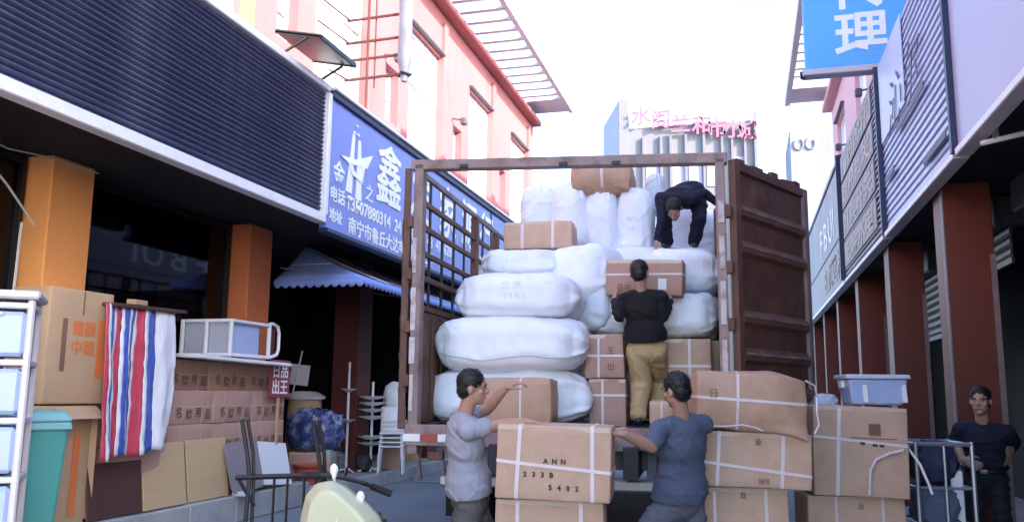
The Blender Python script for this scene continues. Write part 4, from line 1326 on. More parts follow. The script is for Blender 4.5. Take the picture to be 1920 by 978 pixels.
# teal bin
TB = thing('wheelie_bin', 'teal plastic wheelie bin with pale lid beside the drawer tower', 'bin', (-5.36, 5.48, 0), R(62))
def taper(w0, d0, w1, d1, z0, z1):
    m = MB()
    m.v = [Vector(p) for p in ((-w0, -d0, z0), (w0, -d0, z0), (w0, d0, z0), (-w0, d0, z0), (-w1, -d1, z1), (w1, -d1, z1), (w1, d1, z1), (-w1, d1, z1))]
    m.f = [(0, 3, 2, 1), (4, 5, 6, 7), (0, 1, 5, 4), (1, 2, 6, 5), (2, 3, 7, 6), (3, 0, 4, 7)]
    return m
def bevmod(o, w, seg=3):
    q = o.modifiers.new('b', 'BEVEL'); q.width = w; q.segments = seg
    return o
bevmod(taper(.17, .19, .225, .25, 0.06, 1.2).build('bin_body', M_teal, TB, smooth=True), .03)
bevmod(taper(.245, .27, .235, .262, 1.19, 1.25).build('rim', M_teal2, TB), .015)
bevmod(taper(.255, .28, .20, .22, 1.25, 1.335).build('lid', M_teal2, TB), .03)
MB().tube([(-.2, .30, 1.24), (.2, .30, 1.24)], .016, 8).build('handle', M_teal, TB)
for x in (-.2, .2):
    m = MB().lathe([(.03, -.025), (.09, -.025), (.1, 0), (.09, .025), (.03, .025)], 18)
    for i, p in enumerate(m.v):
        m.v[i] = Vector((p.z + x, p.x + .2, p.y + .10))
    m.build('wheel', M_rub, TB)

# tall printed carton on a lower opened carton
LC = carton('carton', 'tall tan carton with orange print standing before the orange column', (-6.02, 6.46, 1.37), (0.74, 0.42, 1.02), R(88), M_card3, seed=31, tape=False, bulge=.012)
text('print', '電器', 0.14, M_printorange, LC, (0.02, -0.226, 0.62), ext=0.0008, bold=.003, align='CENTER')
text('print', '中國', 0.14, M_printorange, LC, (0.02, -0.226, 0.45), ext=0.0008, bold=.003, align='CENTER')
MB().box((0.24, -0.224, 0.50), (0.10, 0.003, 0.52)).build('orange_bar', M_printorange, LC)
MB().box((-0.20, -0.224, 0.52), (0.05, 0.003, 0.46)).build('brown_bar', M_printbrown, LC)
MB().box((0.0, -0.222, 0.90), (0.012, 0.003, 0.22)).build('centre_line', M_printbrown, LC)
LO = carton('carton', 'tan carton with folded open flaps under the tall printed carton', (-6.04, 6.36, 0.293), (0.68, 0.42, 1.06), R(90), M_card3, seed=32, tape=False, bulge=.01)
MB().box((0.10, -0.30, 1.0), (0.55, 0.008, 0.17), rot=(R(-50), 0, R(4))).build('flap', M_card3, LO)
MB().box((0.36, -0.20, 0.5), (0.10, 0.006, 0.9), rot=(0, 0, R(-30))).build('flap', M_card3, LO)
MB().box((0.16, -0.228, 0.45), (0.08, 0.004, 0.7)).build('orange_bar', M_printorange, LO)

# cartons behind the striped sheet, board on top and the sheet
for k in range(3):
    carton('carton', ('lowest', 'middle', 'top')[k] + ' brown carton behind the striped plastic sheet', (-6.06, 7.36, 0.293 + 0.665 * k), (0.74, 0.42, 0.66), R(90), M_card2, seed=33 + k, group='cartons behind the striped sheet')
MB().box((-5.98, 7.22, 2.315), (0.62, 1.10, 0.035), rot=(R(1.5), R(3), 0), bev=0.008).build('black_board', M_brown)
tag(bpy.data.objects['black_board'], 'dark board lying over the top of the striped plastic sheet', 'board')
MB().box((-5.80, 7.15, 2.352), (0.10, 0.22, 0.05), rot=(R(1.5), R(3), R(8)), bev=0.006).build('paper_packet', M_card3)
tag(bpy.data.objects['paper_packet'], 'small pale packet lying on the dark board', 'packet')
ST = thing('striped_sheet', 'red white and blue striped plastic sheet hanging in folds', 'plastic sheet', (-5.72, 6.62, 0))
bands = [('r', .035), ('w', .035), ('b', .05), ('w', .03), ('r', .05), ('w', .03), ('b', .06), ('w', .03), ('b', .04), ('w', .03), ('r', .09), ('w', .04), ('b', .11), ('w', .25)]
tot = sum(w for _, w in bands)
SM = {'r': mat('sheet_red', (0.52, 0.06, 0.10), 0.4, 0.15, 4, 90, 0.3), 'b': mat('sheet_blue', (0.06, 0.11, 0.46), 0.4, 0.15, 4, 90, 0.3), 'w': mat('sheet_white', (0.74, 0.73, 0.78), 0.4, 0.06, 4, 90, 0.3)}
def sheet_pt(s, v):
    # s 0..1 along the width, v 0 top..1 bottom
    yv = 1.02 * s
    fold = 0.035 * math.sin(s * 24 + 0.6 * math.sin(v * 3)) * (0.5 + 0.5 * v) * (1 - 0.6 * s) + 0.03 * math.sin(s * 9 + 1) * v
    z = 2.31 - 0.03 * abs(math.sin(s * 12)) * (1 - v) - 1.42 * v + 0.05 * (s - .5) * v - 0.02 * math.sin(s * 15) * v
    if s > .75:
        yv -= 0.08 * (s - .75) / .25 * (math.sin(v * math.pi) * -1.0 + v * .8)
    return (0.05 * v + fold + 0.02 * noise.noise(Vector((s * 9, v * 5, 3))) + 0.012 * noise.noise(Vector((s * 30, v * 22, 5))), yv + 0.012 * noise.noise(Vector((s * 8, v * 6, 9))), z)
acc = 0
for c, w in bands:
    s0, s1 = acc / tot, (acc + w) / tot
    acc += w
    o = MB().grid(lambda u, v: sheet_pt(s0 + (s1 - s0) * u, v), max(3, int(w * 90)), 26).build('stripe', SM[c], ST, angle=80)
    q = o.modifiers.new('t', 'SOLIDIFY'); q.thickness = 0.003

# stacked printed cartons along the shop
G3 = 'printed cartons stacked before the left shop'
rows = [(0.293, .465), (0.761, .365), (1.129, .37), (1.502, .335)]
nm = ('bottom', 'second', 'third', 'top')
cn = ('nearest', 'middle', 'farthest')
for r, (z, h) in enumerate(rows):
    for c in range(3):
        yc = 8.33 + 0.795 * c + random.uniform(-.012, .012)
        xq = -6.17 - (0.10 if r == 3 else 0) + random.uniform(-.012, .012)
        t = carton('carton', '%s printed carton in the %s row beside the striped sheet' % (cn[c], nm[r]), (xq, yc, z), (0.785, 0.46, h), R(90) + random.uniform(-.015, .015), M_card2, group=G3, seed=60 + r * 3 + c,
                   straps=(('v', -.18, .016, 0), ('v', .18, .016, 0), ('h', h * .52, .014, 0)), tape=False, lump=.006, strapm=M_strapdim)
        if r >= 1:
            for i, ch in enumerate('名牌用品'):
                text('print', ch, 0.12, M_printbrown, t, (-0.29 + 0.17 * i, -0.247, h * .18 + (0.0 if i % 2 else .02)), ext=0.0008, bold=.002)
PL = MB().box((-6.10, 9.02, 1.866), (0.80, 2.05, 0.04), rot=(R(-.8), R(2), 0), bev=0.006).build('plank', M_white)
tag(PL, 'pale plank under the white storage frame on the carton stack', 'plank')
WR = thing('storage_frame', 'white plastic drawer frame lying on the plank above the cartons', 'storage frame', (-6.17, 9.26, 1.90))
m = MB()
X0, X1, Y0, Y1, H_ = -.33, .33, -.42, .42, .44
for x in (X0, X1):
    for yv in (Y0, Y1):
        MB().bar((x, yv, 0), (x, yv, H_), .045, bev=.01).build('frame_bar', M_plwhite, WR)
for z in (0.02, H_ - .02):
    for x in (X0, X1):
        MB().bar((x, Y0, z), (x, Y1, z), .04, bev=.01).build('frame_bar', M_plwhite, WR)
    for yv in (Y0, Y1):
        MB().bar((X0, yv, z), (X1, yv, z), .04, bev=.01).build('frame_bar', M_plwhite, WR)
MB().bar((0, Y0, 0), (0, Y0, H_), .045, bev=.01).build('frame_bar', M_plwhite, WR)
for x in (-.165, .165):
    MB().box((x, Y0 + .03, H_ / 2), (.29, .008, H_ - .05)).build('mesh_panel', M_mesh, WR)
MB().box((X1 - .03, -.08, H_ / 2), (.008, .62, H_ - .05)).build('side_sheet', M_plblue, WR)
MB().box((X0 + .03, 0, H_ / 2), (.008, .8, H_ - .05)).build('side_sheet', M_mesh, WR)
MB().box((0, 0, H_ - .01), (.64, .8, .008)).build('top_sheet', M_plwhite, WR)
MB().tube([(X1, .42, .02), (X1, .50, .03), (X1, .62, .06), (X1, .66, .12), (X1, .66, .34), (X1, .62, .42), (X1, .50, .45), (X1, .42, .44)], .022, 8).build('hoop_handle', M_plwhite, WR)
MB().box((X1 - .02, .52, .23), (.006, .16, .34)).build('red_insert', M_innerred, WR)

RS = fac('notice_board', 'small red notice board with white characters beside the carton stack', 'notice board', -5.86, 10.02, 1.42)
MB().box((0, 0, 0.24), (0.50, 0.02, 0.48), bev=.004).build('board', mat('dark_red_print', (0.26, 0.03, 0.06), .5, .1), RS)
for (x, z) in ((-.2, .27), (.0, .27), (-.2, .06), (.0, .06)):
    text('character', '出王日品'[int((x + .2) / .2) + (2 if z > .2 else 0)], .2, M_letter, RS, (x, -.013, z), ext=.001, bold=.004)
MB().box((0, 0.0, -0.3), (0.04, 0.02, 0.6)).build('stake', M_wood, RS)

# boards leaning on the stack
def leaning(name, label, y0, y1, z0, z1, material, lean=8, xb=-5.80, th=.018, round_=0.0, roll=0.0):
    w, h = y1 - y0, z1 - z0
    if round_ > 0:
        pts = []
        for (cx, cz, a0) in ((w / 2 - round_, h - round_, 0), (-w / 2 + round_, h - round_, 90), (-w / 2 + round_, round_, 180), (w / 2 - round_, round_, 270)):
            for i in range(5):
                a = R(a0 + 22.5 * i)
                pts.append((cx + round_ * math.cos(a), cz + round_ * math.sin(a)))
        m = MB(); n = len(pts)
        for yv in (-th / 2, th / 2):
            m.v += [Vector((p[0], yv, p[1])) for p in pts]
        m.f = [tuple(range(n)), tuple(range(2 * n - 1, n - 1, -1))] + [(i, (i + 1) % n, n + (i + 1) % n, n + i) for i in range(n)]
    else:
        m = MB().box((0, 0, h / 2), (w, th, h), bev=.004)
    o = m.build(name, material)
    o.location = (xb, (y0 + y1) / 2, z0)
    o.rotation_euler = Euler((R(-lean), roll, R(90)), 'XYZ')
    return tag(o, label, 'board', 'boards leaning at the kerb')
leaning('dark_board', 'dark brown board leaning under the striped sheet', 6.70, 7.44, 0.31, 0.82, M_brown, 6)
leaning('tan_board', 'tan board leaning beside the dark brown board', 7.47, 8.15, 0.31, 0.96, M_ply, 8)
leaning('tan_board', 'tan board leaning beside the rounded mauve board', 8.18, 8.92, 0.31, 0.97, M_ply, 8)
leaning('rounded_board', 'mauve grey board with rounded corners leaning at the kerb', 8.86, 9.52, 0.34, 0.93, M_greyboard, 14, xb=-5.70, round_=.09, roll=R(-3))
leaning('white_sheet', 'white sheet leaning right of the rounded mauve board', 9.54, 10.22, 0.34, 0.88, M_plwhite, 16, xb=-5.72, roll=R(5))
MB().box((-5.70, 9.05, 0.325), (0.16, 0.22, 0.05), rot=(0, 0, R(12)), bev=.006).build('flat_packet', M_wrapgrey)
tag(bpy.data.objects['flat_packet'], 'flat grey packet lying on the kerb under the mauve board', 'packet')

# goods under the awning
def lump_obj(name, label, cat, c, size, material, seed, freq=3.5, amp=.16, group=None):
    m = MB(); ell(m, (0, 0, 0), (1, 1, 1), n=40)
    for i, p in enumerate(m.v):
        d = p.normalized()
        q = Vector((math.copysign(abs(d.x) ** .7, d.x), math.copysign(abs(d.y) ** .7, d.y), math.copysign(abs(d.z) ** .7, d.z)))
        k = 1 + amp * noise.noise(d * freq + Vector((seed, seed, 0))) + amp * .7 * abs(noise.noise(d * freq * 2.3 + Vector((0, seed, seed))))
        m.v[i] = Vector((q.x * size[0] / 2 * k, q.y * size[1] / 2 * k, max(-size[2] / 2, q.z * size[2] / 2 * k)))
    o = m.build(name, material, None, angle=50)
    o.location = c
    return tag(o, label, cat, group)
p = spot(592, 806, 13.0)
lump_obj('wrapped_bundle', 'blue plastic wrapped bundle under the awning', 'bundle', p, (0.78, 0.6, 0.62), M_bluewrap, 2, 4.5, .22)
p2 = spot(612, 851, 13.0)
lump_obj('plastic_bag', 'small pale green plastic bag under the blue bundle', 'bag', (p2.x, p2.y - .1, p2.z), (0.32, 0.3, 0.26), mat('pale_green_plastic', (0.22, 0.36, 0.36), .3, .2), 5)
carton('carton', 'dark brown carton under the blue wrapped bundle', (p.x - .05, p.y + .05, 0.195), (0.62, 0.5, max(.1, p.z - .31 - .2)), R(15), M_card2, seed=90)
BA = thing('round_basket', 'tan barrel with wide pale round lid under the awning', 'barrel', (spot(572, 750, 14.2).x, spot(572, 750, 14.2).y, 0.195))
MB().lathe([(.24, 0), (.30, .5), (.27, 1.18)], 24).build('barrel_body', M_card3, BA)
MB().lathe([(.32, 1.18), (.34, 1.22), (.20, 1.30), (.10, 1.31)], 24).build('lid', M_plwhite, BA)
RC = thing('price_stand', 'white price card on a stick standing on the barrel', 'card', (BA.location.x - .12, BA.location.y, 1.515))
MB().box((0, 0, .26), (.34, .015, .34), rot=(0, R(6), 0)).build('card', M_plwhite, RC)
MB().tube([(-.12, -.02, -.12), (.04, -.02, .66)], .014, 6).build('stick', M_plwhite, RC)
bp = Vector((-7.5, 13.9, .0))
RBN = thing('basin', 'red plastic basin on the ground behind the leaning white sheet', 'basin', (spot(578, 880, 12.3).x, spot(578, 880, 12.3).y, 0.195))
MB().lathe([(.13, 0), (.17, .10), (.22, .22), (.24, .225), (.21, .20), (.15, .05), (.02, .04)], 24).build('basin_bowl', M_redbasin, RBN)
MB().lathe([(.20, .0), (.24, .03), (.25, .05), (.05, .04)], 24, (0, 0, .225)).build('basin_rim', M_redbasin, RBN)

def rack(label, px, py, h, trays, wt):
    q = on_z(px, py, 0.2)
    t = thing('display_rack', label, 'rack', (q.x, q.y, 0.195), R(15), 'white display racks under the awning')
    MB().tube([(0, 0, 0), (0, 0, h)], .022, 8).build('pole', M_plwhite, t)
    for a in range(4):
        an = R(45 + 90 * a)
        MB().tube([(0, 0, .06), (.24 * math.cos(an), .24 * math.sin(an), .015)], .014, 6).build('foot', M_plwhite, t)
    for z in trays:
        MB().lathe([(wt * .3, 0), (wt, .045), (wt + .015, .06), (wt - .01, .06), (wt * .3, .02)], 20, (0, 0, z)).build('tray', M_plwhite, t)
    return t
rack('white display rack with stacked trays next to the wooden crate', 694, 882, 1.48, (.42, .52, .85, .97, 1.08, 1.18), .23)
rack('thin white pole rack next to the blue bundle', 648, 884, 1.80, (.8, 1.3), .12)
p = on_z(753, 862, 0.2)
WB = thing('wooden_crate', 'pale wooden crate under the awning beside the truck', 'crate', (p.x, p.y + .15, 0.195), R(10))
for i in range(5):
    MB().box((-.18 + .09 * i, -.2, .36), (.084, .02, .72), bev=.003).build('plank', M_wood, WB)
    MB().box((-.18 + .09 * i, .2, .36), (.084, .02, .72), bev=.003).build('plank', M_wood, WB)
for i in range(4):
    for sx_ in (-1, 1):
        MB().box((sx_ * .225, -.135 + .09 * i, .36), (.02, .084, .72), bev=.003).build('plank', M_wood, WB)
MB().box((0, 0, .735), (.50, .46, .03), bev=.004).build('lid', M_brown, WB)
p = spot(738, 752, 14.9)
lump_obj('white_bag', 'white plastic bag on the goods behind the wooden crate', 'bag', p, (0.34, 0.3, 0.62), M_plwhite, 9, 2.5, .12)
MB().box((p.x + .02, p.y + .05, (p.z - .31 + .195) / 2), (.34, .3, p.z - .31 - .195), bev=.01).build('small_carton', M_card2)
tag(bpy.data.objects['small_carton'], 'small brown box carrying the white plastic bag', 'carton')
q = on_z(728, 886, 0.2)
for k in range(4):
    CH = thing('plastic_chair', '%s white plastic chair of the stack beside the wooden crate' % ('lowest', 'second', 'third', 'topmost')[k], 'chair', (q.x, q.y + .1, 0.195 + .07 * k), R(20), 'stacked white plastic chairs')
    for sx_ in (-1, 1):
        for sy_ in (-1, 1):
            MB().tube([(sx_ * .20, sy_ * .20, 0), (sx_ * .16, sy_ * .16, .42)], .018, 6).build('leg', M_plwhite, CH)
    MB().box((0, 0, .43), (.40, .40, .025), bev=.01).build('seat', M_plwhite, CH)
    MB().grid(lambda u, v: (-.20 + .40 * u, .20 + .05 * v - .05 * math.sin(math.pi * u), .59 + .26 * v), 10, 4).build('backrest', M_plwhite, CH).modifiers.new('t', 'SOLIDIFY').thickness = .012
    for sx_ in (-.18, .18):
        MB().tube([(sx_, .19, .43), (sx_, .20, .61)], .014, 6).build('back_post', M_plwhite, CH)
for i, (px, py, w, h, mt, lb) in enumerate(((625, 884, .30, .34, M_chasgrey, 'grey sagging bag right of the blue bundle under the awning'), (670, 884, .26, .28, M_chassis, 'dark bag between the two white racks under the awning'))):
    q = on_z(px, py, 0.2)
    lump_obj('plastic_bag', lb, 'bag', (q.x, q.y + .2, .195 + h / 2), (w, w, h), mt, 30 + i, 3, .2)
# lit tube deep in the shop
tl = thing('tube_lamp', 'short lit white tube lamp inside the dark awning shop', 'lamp', (-7.6, 12.3, 2.60), R(70))
em_ = bpy.data.materials.new('lit_tube'); em_.use_nodes = True
em_.node_tree.nodes['Principled BSDF'].inputs['Emission Color'].default_value = (1, .97, .9, 1)
em_.node_tree.nodes['Principled BSDF'].inputs['Emission Strength'].default_value = 3.0
MB().tube([(-.12, 0, 0), (.12, 0, 0)], .016, 8).build('tube', em_, tl)
MB().box((0, 0, .03), (.28, .04, .03)).build('fitting', M_white, tl)
MB().tube([(0, 0, .04), (0, 0, 1.08)], .006, 6).build('hanger', M_wire, tl)
# folding stand beside the truck
q = on_z(808, 902, 0.0)
FS = thing('metal_stand', 'thin rusty folding metal stand on the ground left of the truck', 'stand', (q.x, q.y, 0), R(8))
for x in (-.22, .22):
    MB().tube([(x, -.22, 0), (x * .9, .16, .72)], .016, 6).build('leg', M_truckbar, FS)
    MB().tube([(x, .24, 0), (x * .9, -.16, .72)], .016, 6).build('leg', M_truckbar, FS)
MB().tube([(-.25, -.24, .02), (.25, -.24, .02)], .018, 6).build('foot_bar', M_alu, FS)
MB().box((0, 0, .74), (.52, .38, .03), bev=.008).build('stand_top', M_steel, FS)

# ------------------------------------------------------------------ handcart, scooter
CT = thing('handcart', 'black steel railed handcart at the lower left of the street', 'handcart', (-2.62, 4.72, 0), R(15.3))
MB().box((.06, -.30, .24), (.86, .62, .035), bev=.006).build('deck', M_black, CT)
for x in (-.25, .18):
    MB().tube([(x * 1.0 - .06, 0.02, .25), (x - .03, 0.02, .98), (x - .05, .02, 1.12), (x - .09, .0, 1.33)], .013, 8).build('upright', M_black, CT)
    MB().tube([(x + .0, 0.04, .25), (x - .01, 0.04, .98), (x - .02, .04, 1.12), (x - .06, .02, 1.33)], .011, 8).build('upright', M_black, CT)
MB().tube([(-.36, 0.02, .985), (.22, 0.02, 1.01)], .016, 8).build('rail', M_black, CT)
for x in (-.13, -.05, .05, .12):
    MB().tube([(x, 0.02, .26), (x, 0.02, .99)], .009, 6).build('baluster', M_black, CT)
MB().tube([(-.34, 0.02, .97), (-.24, .02, .82)], .012, 6).build('brace', M_black, CT)
for x in (-.3, .42):
    for yv in (-.52, -.08):
        m = MB().lathe([(.03, -.02), (.1, -.02), (.11, 0), (.1, .02), (.03, .02)], 18)
        for i, p in enumerate(m.v):
            m.v[i] = Vector((p.z + x, p.x + yv, p.y + .11))
        m.build('wheel', M_rub, CT)
        MB().box((x, yv, .17), (.05, .05, .1)).build('castor_fork', M_steel, CT)

q = spot(655, 742, 4.86)
SCO = thing('electric_scooter', 'cream electric scooter with two pale mirrors at the bottom of the street', 'scooter', (q.x, q.y, 0), R(15.3))
prof = [(-.20, .28), (-.245, .55), (-.25, .80), (-.225, .93), (-.17, .995), (-.09, 1.01), (-.02, .985), (.05, .935), (.12, .885), (.19, .82), (.235, .74), (.25, .62), (.22, .40), (.12, .27)]
def slab(pts, y0, y1, shrink=.72):
    """closed fairing: outline in x-z, narrower towards its front face"""
    m = MB(); n = len(pts)
    cx = sum(p[0] for p in pts) / n; cz = sum(p[1] for p in pts) / n
    for (yv, k) in ((y0, shrink), (y0 * .5 + y1 * .5, 1.0), (y1, .9)):
        m.v += [Vector((cx + (x - cx) * k, yv, cz + (z - cz) * (.5 + .5 * k))) for x, z in pts]
    m.f = [tuple(range(n))[::-1], tuple(range(2 * n, 3 * n))]
    for r in (0, 1):
        m.f += [(r * n + i, r * n + (i + 1) % n, (r + 1) * n + (i + 1) % n, (r + 1) * n + i) for i in range(n)]
    return m
fr_ = slab(prof, -.13, .12)
link('front_shield', remesh(fr_, .010, 14), SCO).data.materials.append(M_cream)
m = MB()
for c, r in (((.06, .30, .42), (.14, .36, .10)), ((.02, .62, .52), (.13, .34, .15))):
    ell(m, c, r, n=20)
link('body', remesh(m, .012, 6), SCO).data.materials.append(M_cream)
m = MB(); ell(m, (.02, .66, .68), (.12, .32, .07), n=20)
link('seat', remesh(m, .012, 4), SCO).data.materials.append(M_black)
# raised moulding that divides the shield
MB().tube([(-.005, -.125, .45), (-.012, -.135, .65), (-.02, -.125, .82), (-.025, -.085, .94)], .006, 6).build('shield_moulding', M_mirror, SCO)
MB().tube([(-.20, .06, 1.03), (-.06, .10, 1.02), (.06, .13, .99), (.20, .16, .935)], .013, 8).build('handlebar', M_black, SCO)
MB().tube([(.12, .145, .965), (.235, .165, .92)], .020, 10).build('grip', M_rub, SCO)
MB().tube([(-.16, .07, 1.032), (-.26, .05, 1.03)], .020, 10).build('grip', M_rub, SCO)
MB().tube([(-.02, .08, 1.03), (-.005, .05, 1.075)], .008, 6).build('brake_lever', M_black, SCO)
MB().tube([(.05, .10, .99), (.10, .07, .99), (.17, .09, .955)], .007, 6).build('brake_lever', M_black, SCO)
for (x, yv, z) in ((-.082, .06, 1.055), (.088, -.02, .915)):
    m = MB()
    ell(m, (x, yv, z + .008), (.025, .013, .036), n=16); ell(m, (x + .002, yv, z - .022), (.015, .010, .030), n=14)
    ms = link('mirror', remesh(m, .006, 2), SCO); ms.data.materials.append(M_mirror)
    MB().tube([(x + .004, yv, z - .045), (x + .006, yv + .04, z - .12)], .007, 8).build('stem', M_mirror, ms)
for (yv) in (-.12, .98):
    m = MB().lathe([(.12, -.05), (.18, -.05), (.205, -.02), (.205, .02), (.18, .05), (.12, .05)], 26)
    for i, p in enumerate(m.v):
        m.v[i] = Vector((p.z, p.x + yv, p.y + .205))
    w = m.build('wheel', M_rub, SCO)
    m = MB().lathe([(.02, -.04), (.12, -.035), (.125, .035), (.02, .04)], 22)
    for i, p in enumerate(m.v):
        m.v[i] = Vector((p.z, p.x + yv, p.y + .205))
    m.build('rim', M_alu, w)
for x in (-.07, .07):
    MB().tube([(x, -.12, .205), (x, -.02, .50)], .018, 8).build('fork_leg', M_black, SCO)
    MB().tube([(x, .70, .42), (x, .98, .205)], .018, 8).build('rear_arm', M_black, SCO)
text('lettering', 'LIFANG', .05, M_navy, SCO, (-.05, -.128, .735), ext=.012, bold=.001)

# ------------------------------------------------------------------ right side small things
q = spot(1635, 768, 6.65)
CB = thing('plastic_box', 'clear blue plastic storage box on the tall square carton', 'storage box', (q.x + .02, q.y + .12, B1.location.z + .668 + .012), R(9))
bevmod(taper(.19, .15, .225, .18, 0, .20).build('tub', M_plblue, CB), .02)
bevmod(taper(.245, .20, .235, .19, .20, .235).build('lid', M_wrapgrey, CB), .01)
for x in (-.235, .235):
    MB().box((x * .97, -.0, .16), (.03, .10, .06), bev=.006).build('clip', M_plwhite, CB)
for x in (-.10, .19):
    MB().box((x, -.176, .105), (.035, .008, .17), rot=(R(-8), 0, 0)).build('corner_rib', M_plwhite, CB)
q = spot(1545, 762, 7.6)
lump_obj('white_bag', 'small white and blue bag behind the two carton stacks', 'bag', (q.x, q.y, q.z + .02), (.24, .2, .18), M_sack2, 14, 3, .15)
carton('carton', 'carton behind the gap between the two right stacks', (q.x, q.y, 0), (.45, .4, q.z - .07), R(5), M_card2, seed=95)
TR = thing('wire_trolley', 'grey wire mesh trolley full of dark bundles between the cartons and the man in navy', 'trolley', (1.46, 7.82, 0), R(8))
for x in (-.21, .21):
    for yv in (-.25, .25):
        MB().tube([(x, yv, .1), (x, yv, 1.16)], .018, 8).build('post', M_alu, TR)
for z in (.2, .52, .80, 1.14):
    for yv in (-.25, .25):
        MB().tube([(-.21, yv, z), (.21, yv, z)], .012 if z < 1 else .018, 6).build('rail', M_alu, TR)
    for x in (-.21, .21):
        MB().tube([(x, -.25, z), (x, .25, z)], .012, 6).build('rail', M_alu, TR)
for x in (0.0,):
    for yv in (-.25, .25):
        MB().tube([(x, yv, .2), (x, yv, 1.14)], .012, 6).build('wire', M_alu, TR)
MB().box((0, 0, .17), (.44, .52, .03)).build('deck', M_steel, TR)
for x in (-.18, .18):
    for yv in (-.2, .2):
        m = MB().lathe([(.02, -.018), (.055, -.018), (.06, 0), (.055, .018), (.02, .018)], 14)
        for i, p in enumerate(m.v):
            m.v[i] = Vector((p.z + x, p.x + yv, p.y + .06))
        m.build('castor', M_rub, TR)
Mdk = mat('dark_blue_fabric', (.03, .035, .08), .7, .3, 4, 40, .3)
lump_obj('bundle', 'upper dark bundle in the wire trolley', 'bundle', (1.45, 7.84, .98), (.36, .42, .34), Mdk, 21)
lump_obj('bundle', 'middle blue grey bundle in the wire trolley', 'bundle', (1.46, 7.84, .64), (.38, .44, .34), mat('blue_grey_fabric', (.12, .14, .22), .7, .3, 4, 40, .3), 22)
lump_obj('bundle', 'lowest dark bundle in the wire trolley', 'bundle', (1.46, 7.84, .33), (.38, .44, .30), Mdk, 23)
wc = MB().box((1.60, 7.70, .70), (.09, .05, .46), bev=.01).build('white_tube_pack', M_plwhite)
tag(wc, 'white upright pack at the right corner of the wire trolley', 'packet')


# ------------------------------------------------------------------ people
def hand(mb, w, d, pn, thumb, s=1.0, curl=25, spread=4):
    """palm and five fingers. w wrist, d pointing direction, pn where the palm faces, thumb = side the thumb leaves"""
    d = Vector(d).normalized(); pn = Vector(pn); pn = (pn - d * pn.dot(d)).normalized()
    th = Vector(thumb); th = (th - d * th.dot(d) - pn * th.dot(pn)).normalized()
    ln = (.074, .082, .076, .060)
    for i in range(4):
        o = (1.5 - i) * .0195 * s
        kn = w + d * (.088 - .004 * abs(i - 1)) * s + th * o
        cap(mb, w + d * .01 * s + th * o * .6, .0155 * s, kn, .0125 * s, 8)
        a = kn
        ang = 0.0
        sp = R(spread) * (1.5 - i)
        base = (d * math.cos(sp) + th * math.sin(sp)).normalized()
        for k, f in enumerate((.44, .31, .25)):
            ang += R(curl * (0.7, 1.0, 0.8)[k])
            b = a + (base * math.cos(ang) + pn * math.sin(ang)) * ln[i] * f * s
            cap(mb, a, (.0098 - .0008 * k) * s, b, (.0090 - .0008 * k) * s, 8)
            a = b
    a = w + d * .022 * s + th * .026 * s + pn * .006 * s
    b = a + (d * .6 + th * .72 + pn * .25).normalized() * .042 * s
    c = b + (d * .88 + th * .25 + pn * .40).normalized() * .034 * s
    e = c + (d * .92 + th * .0 + pn * .45).normalized() * .026 * s
    cap(mb, a, .0165 * s, b, .0125 * s, 8); cap(mb, b, .0115 * s, c, .0105 * s, 8); cap(mb, c, .0105 * s, e, .0085 * s, 8)


def wrinkle(seed, amp=.006, f=6.0):
    def fn(co, n):
        w = noise.noise_vector(co * 2.2 + Vector((seed, 0, 0))) * .10
        p = co + w
        k1 = abs(noise.noise(Vector((p.x * f * .55, p.y * f * .55, p.z * f * 1.5 + (p.x + p.y) * f * .5)) + Vector((seed * 3, seed, 0))))
        k2 = abs(noise.noise(Vector((p.x * f * 1.3, p.y * f * 1.3, p.z * f * 1.9 - (p.x - p.y) * f * .8)) + Vector((0, seed * 5, seed))))
        r1 = max(0, 1 - k1 * 5) ** 2
        r2 = max(0, 1 - k2 * 6) ** 2
        return amp * (r1 * .9 + r2 * .5) - amp * .35 + .003 * noise.noise(co * 3)
    return fn


def trim_below(me, co, no):
    bm = bmesh.new(); bm.from_mesh(me)
    bmesh.ops.bisect_plane(bm, geom=bm.verts[:] + bm.edges[:] + bm.faces[:], plane_co=co, plane_no=no, clear_outer=True)
    bm.to_mesh(me); bm.free()
    me.shade_smooth()


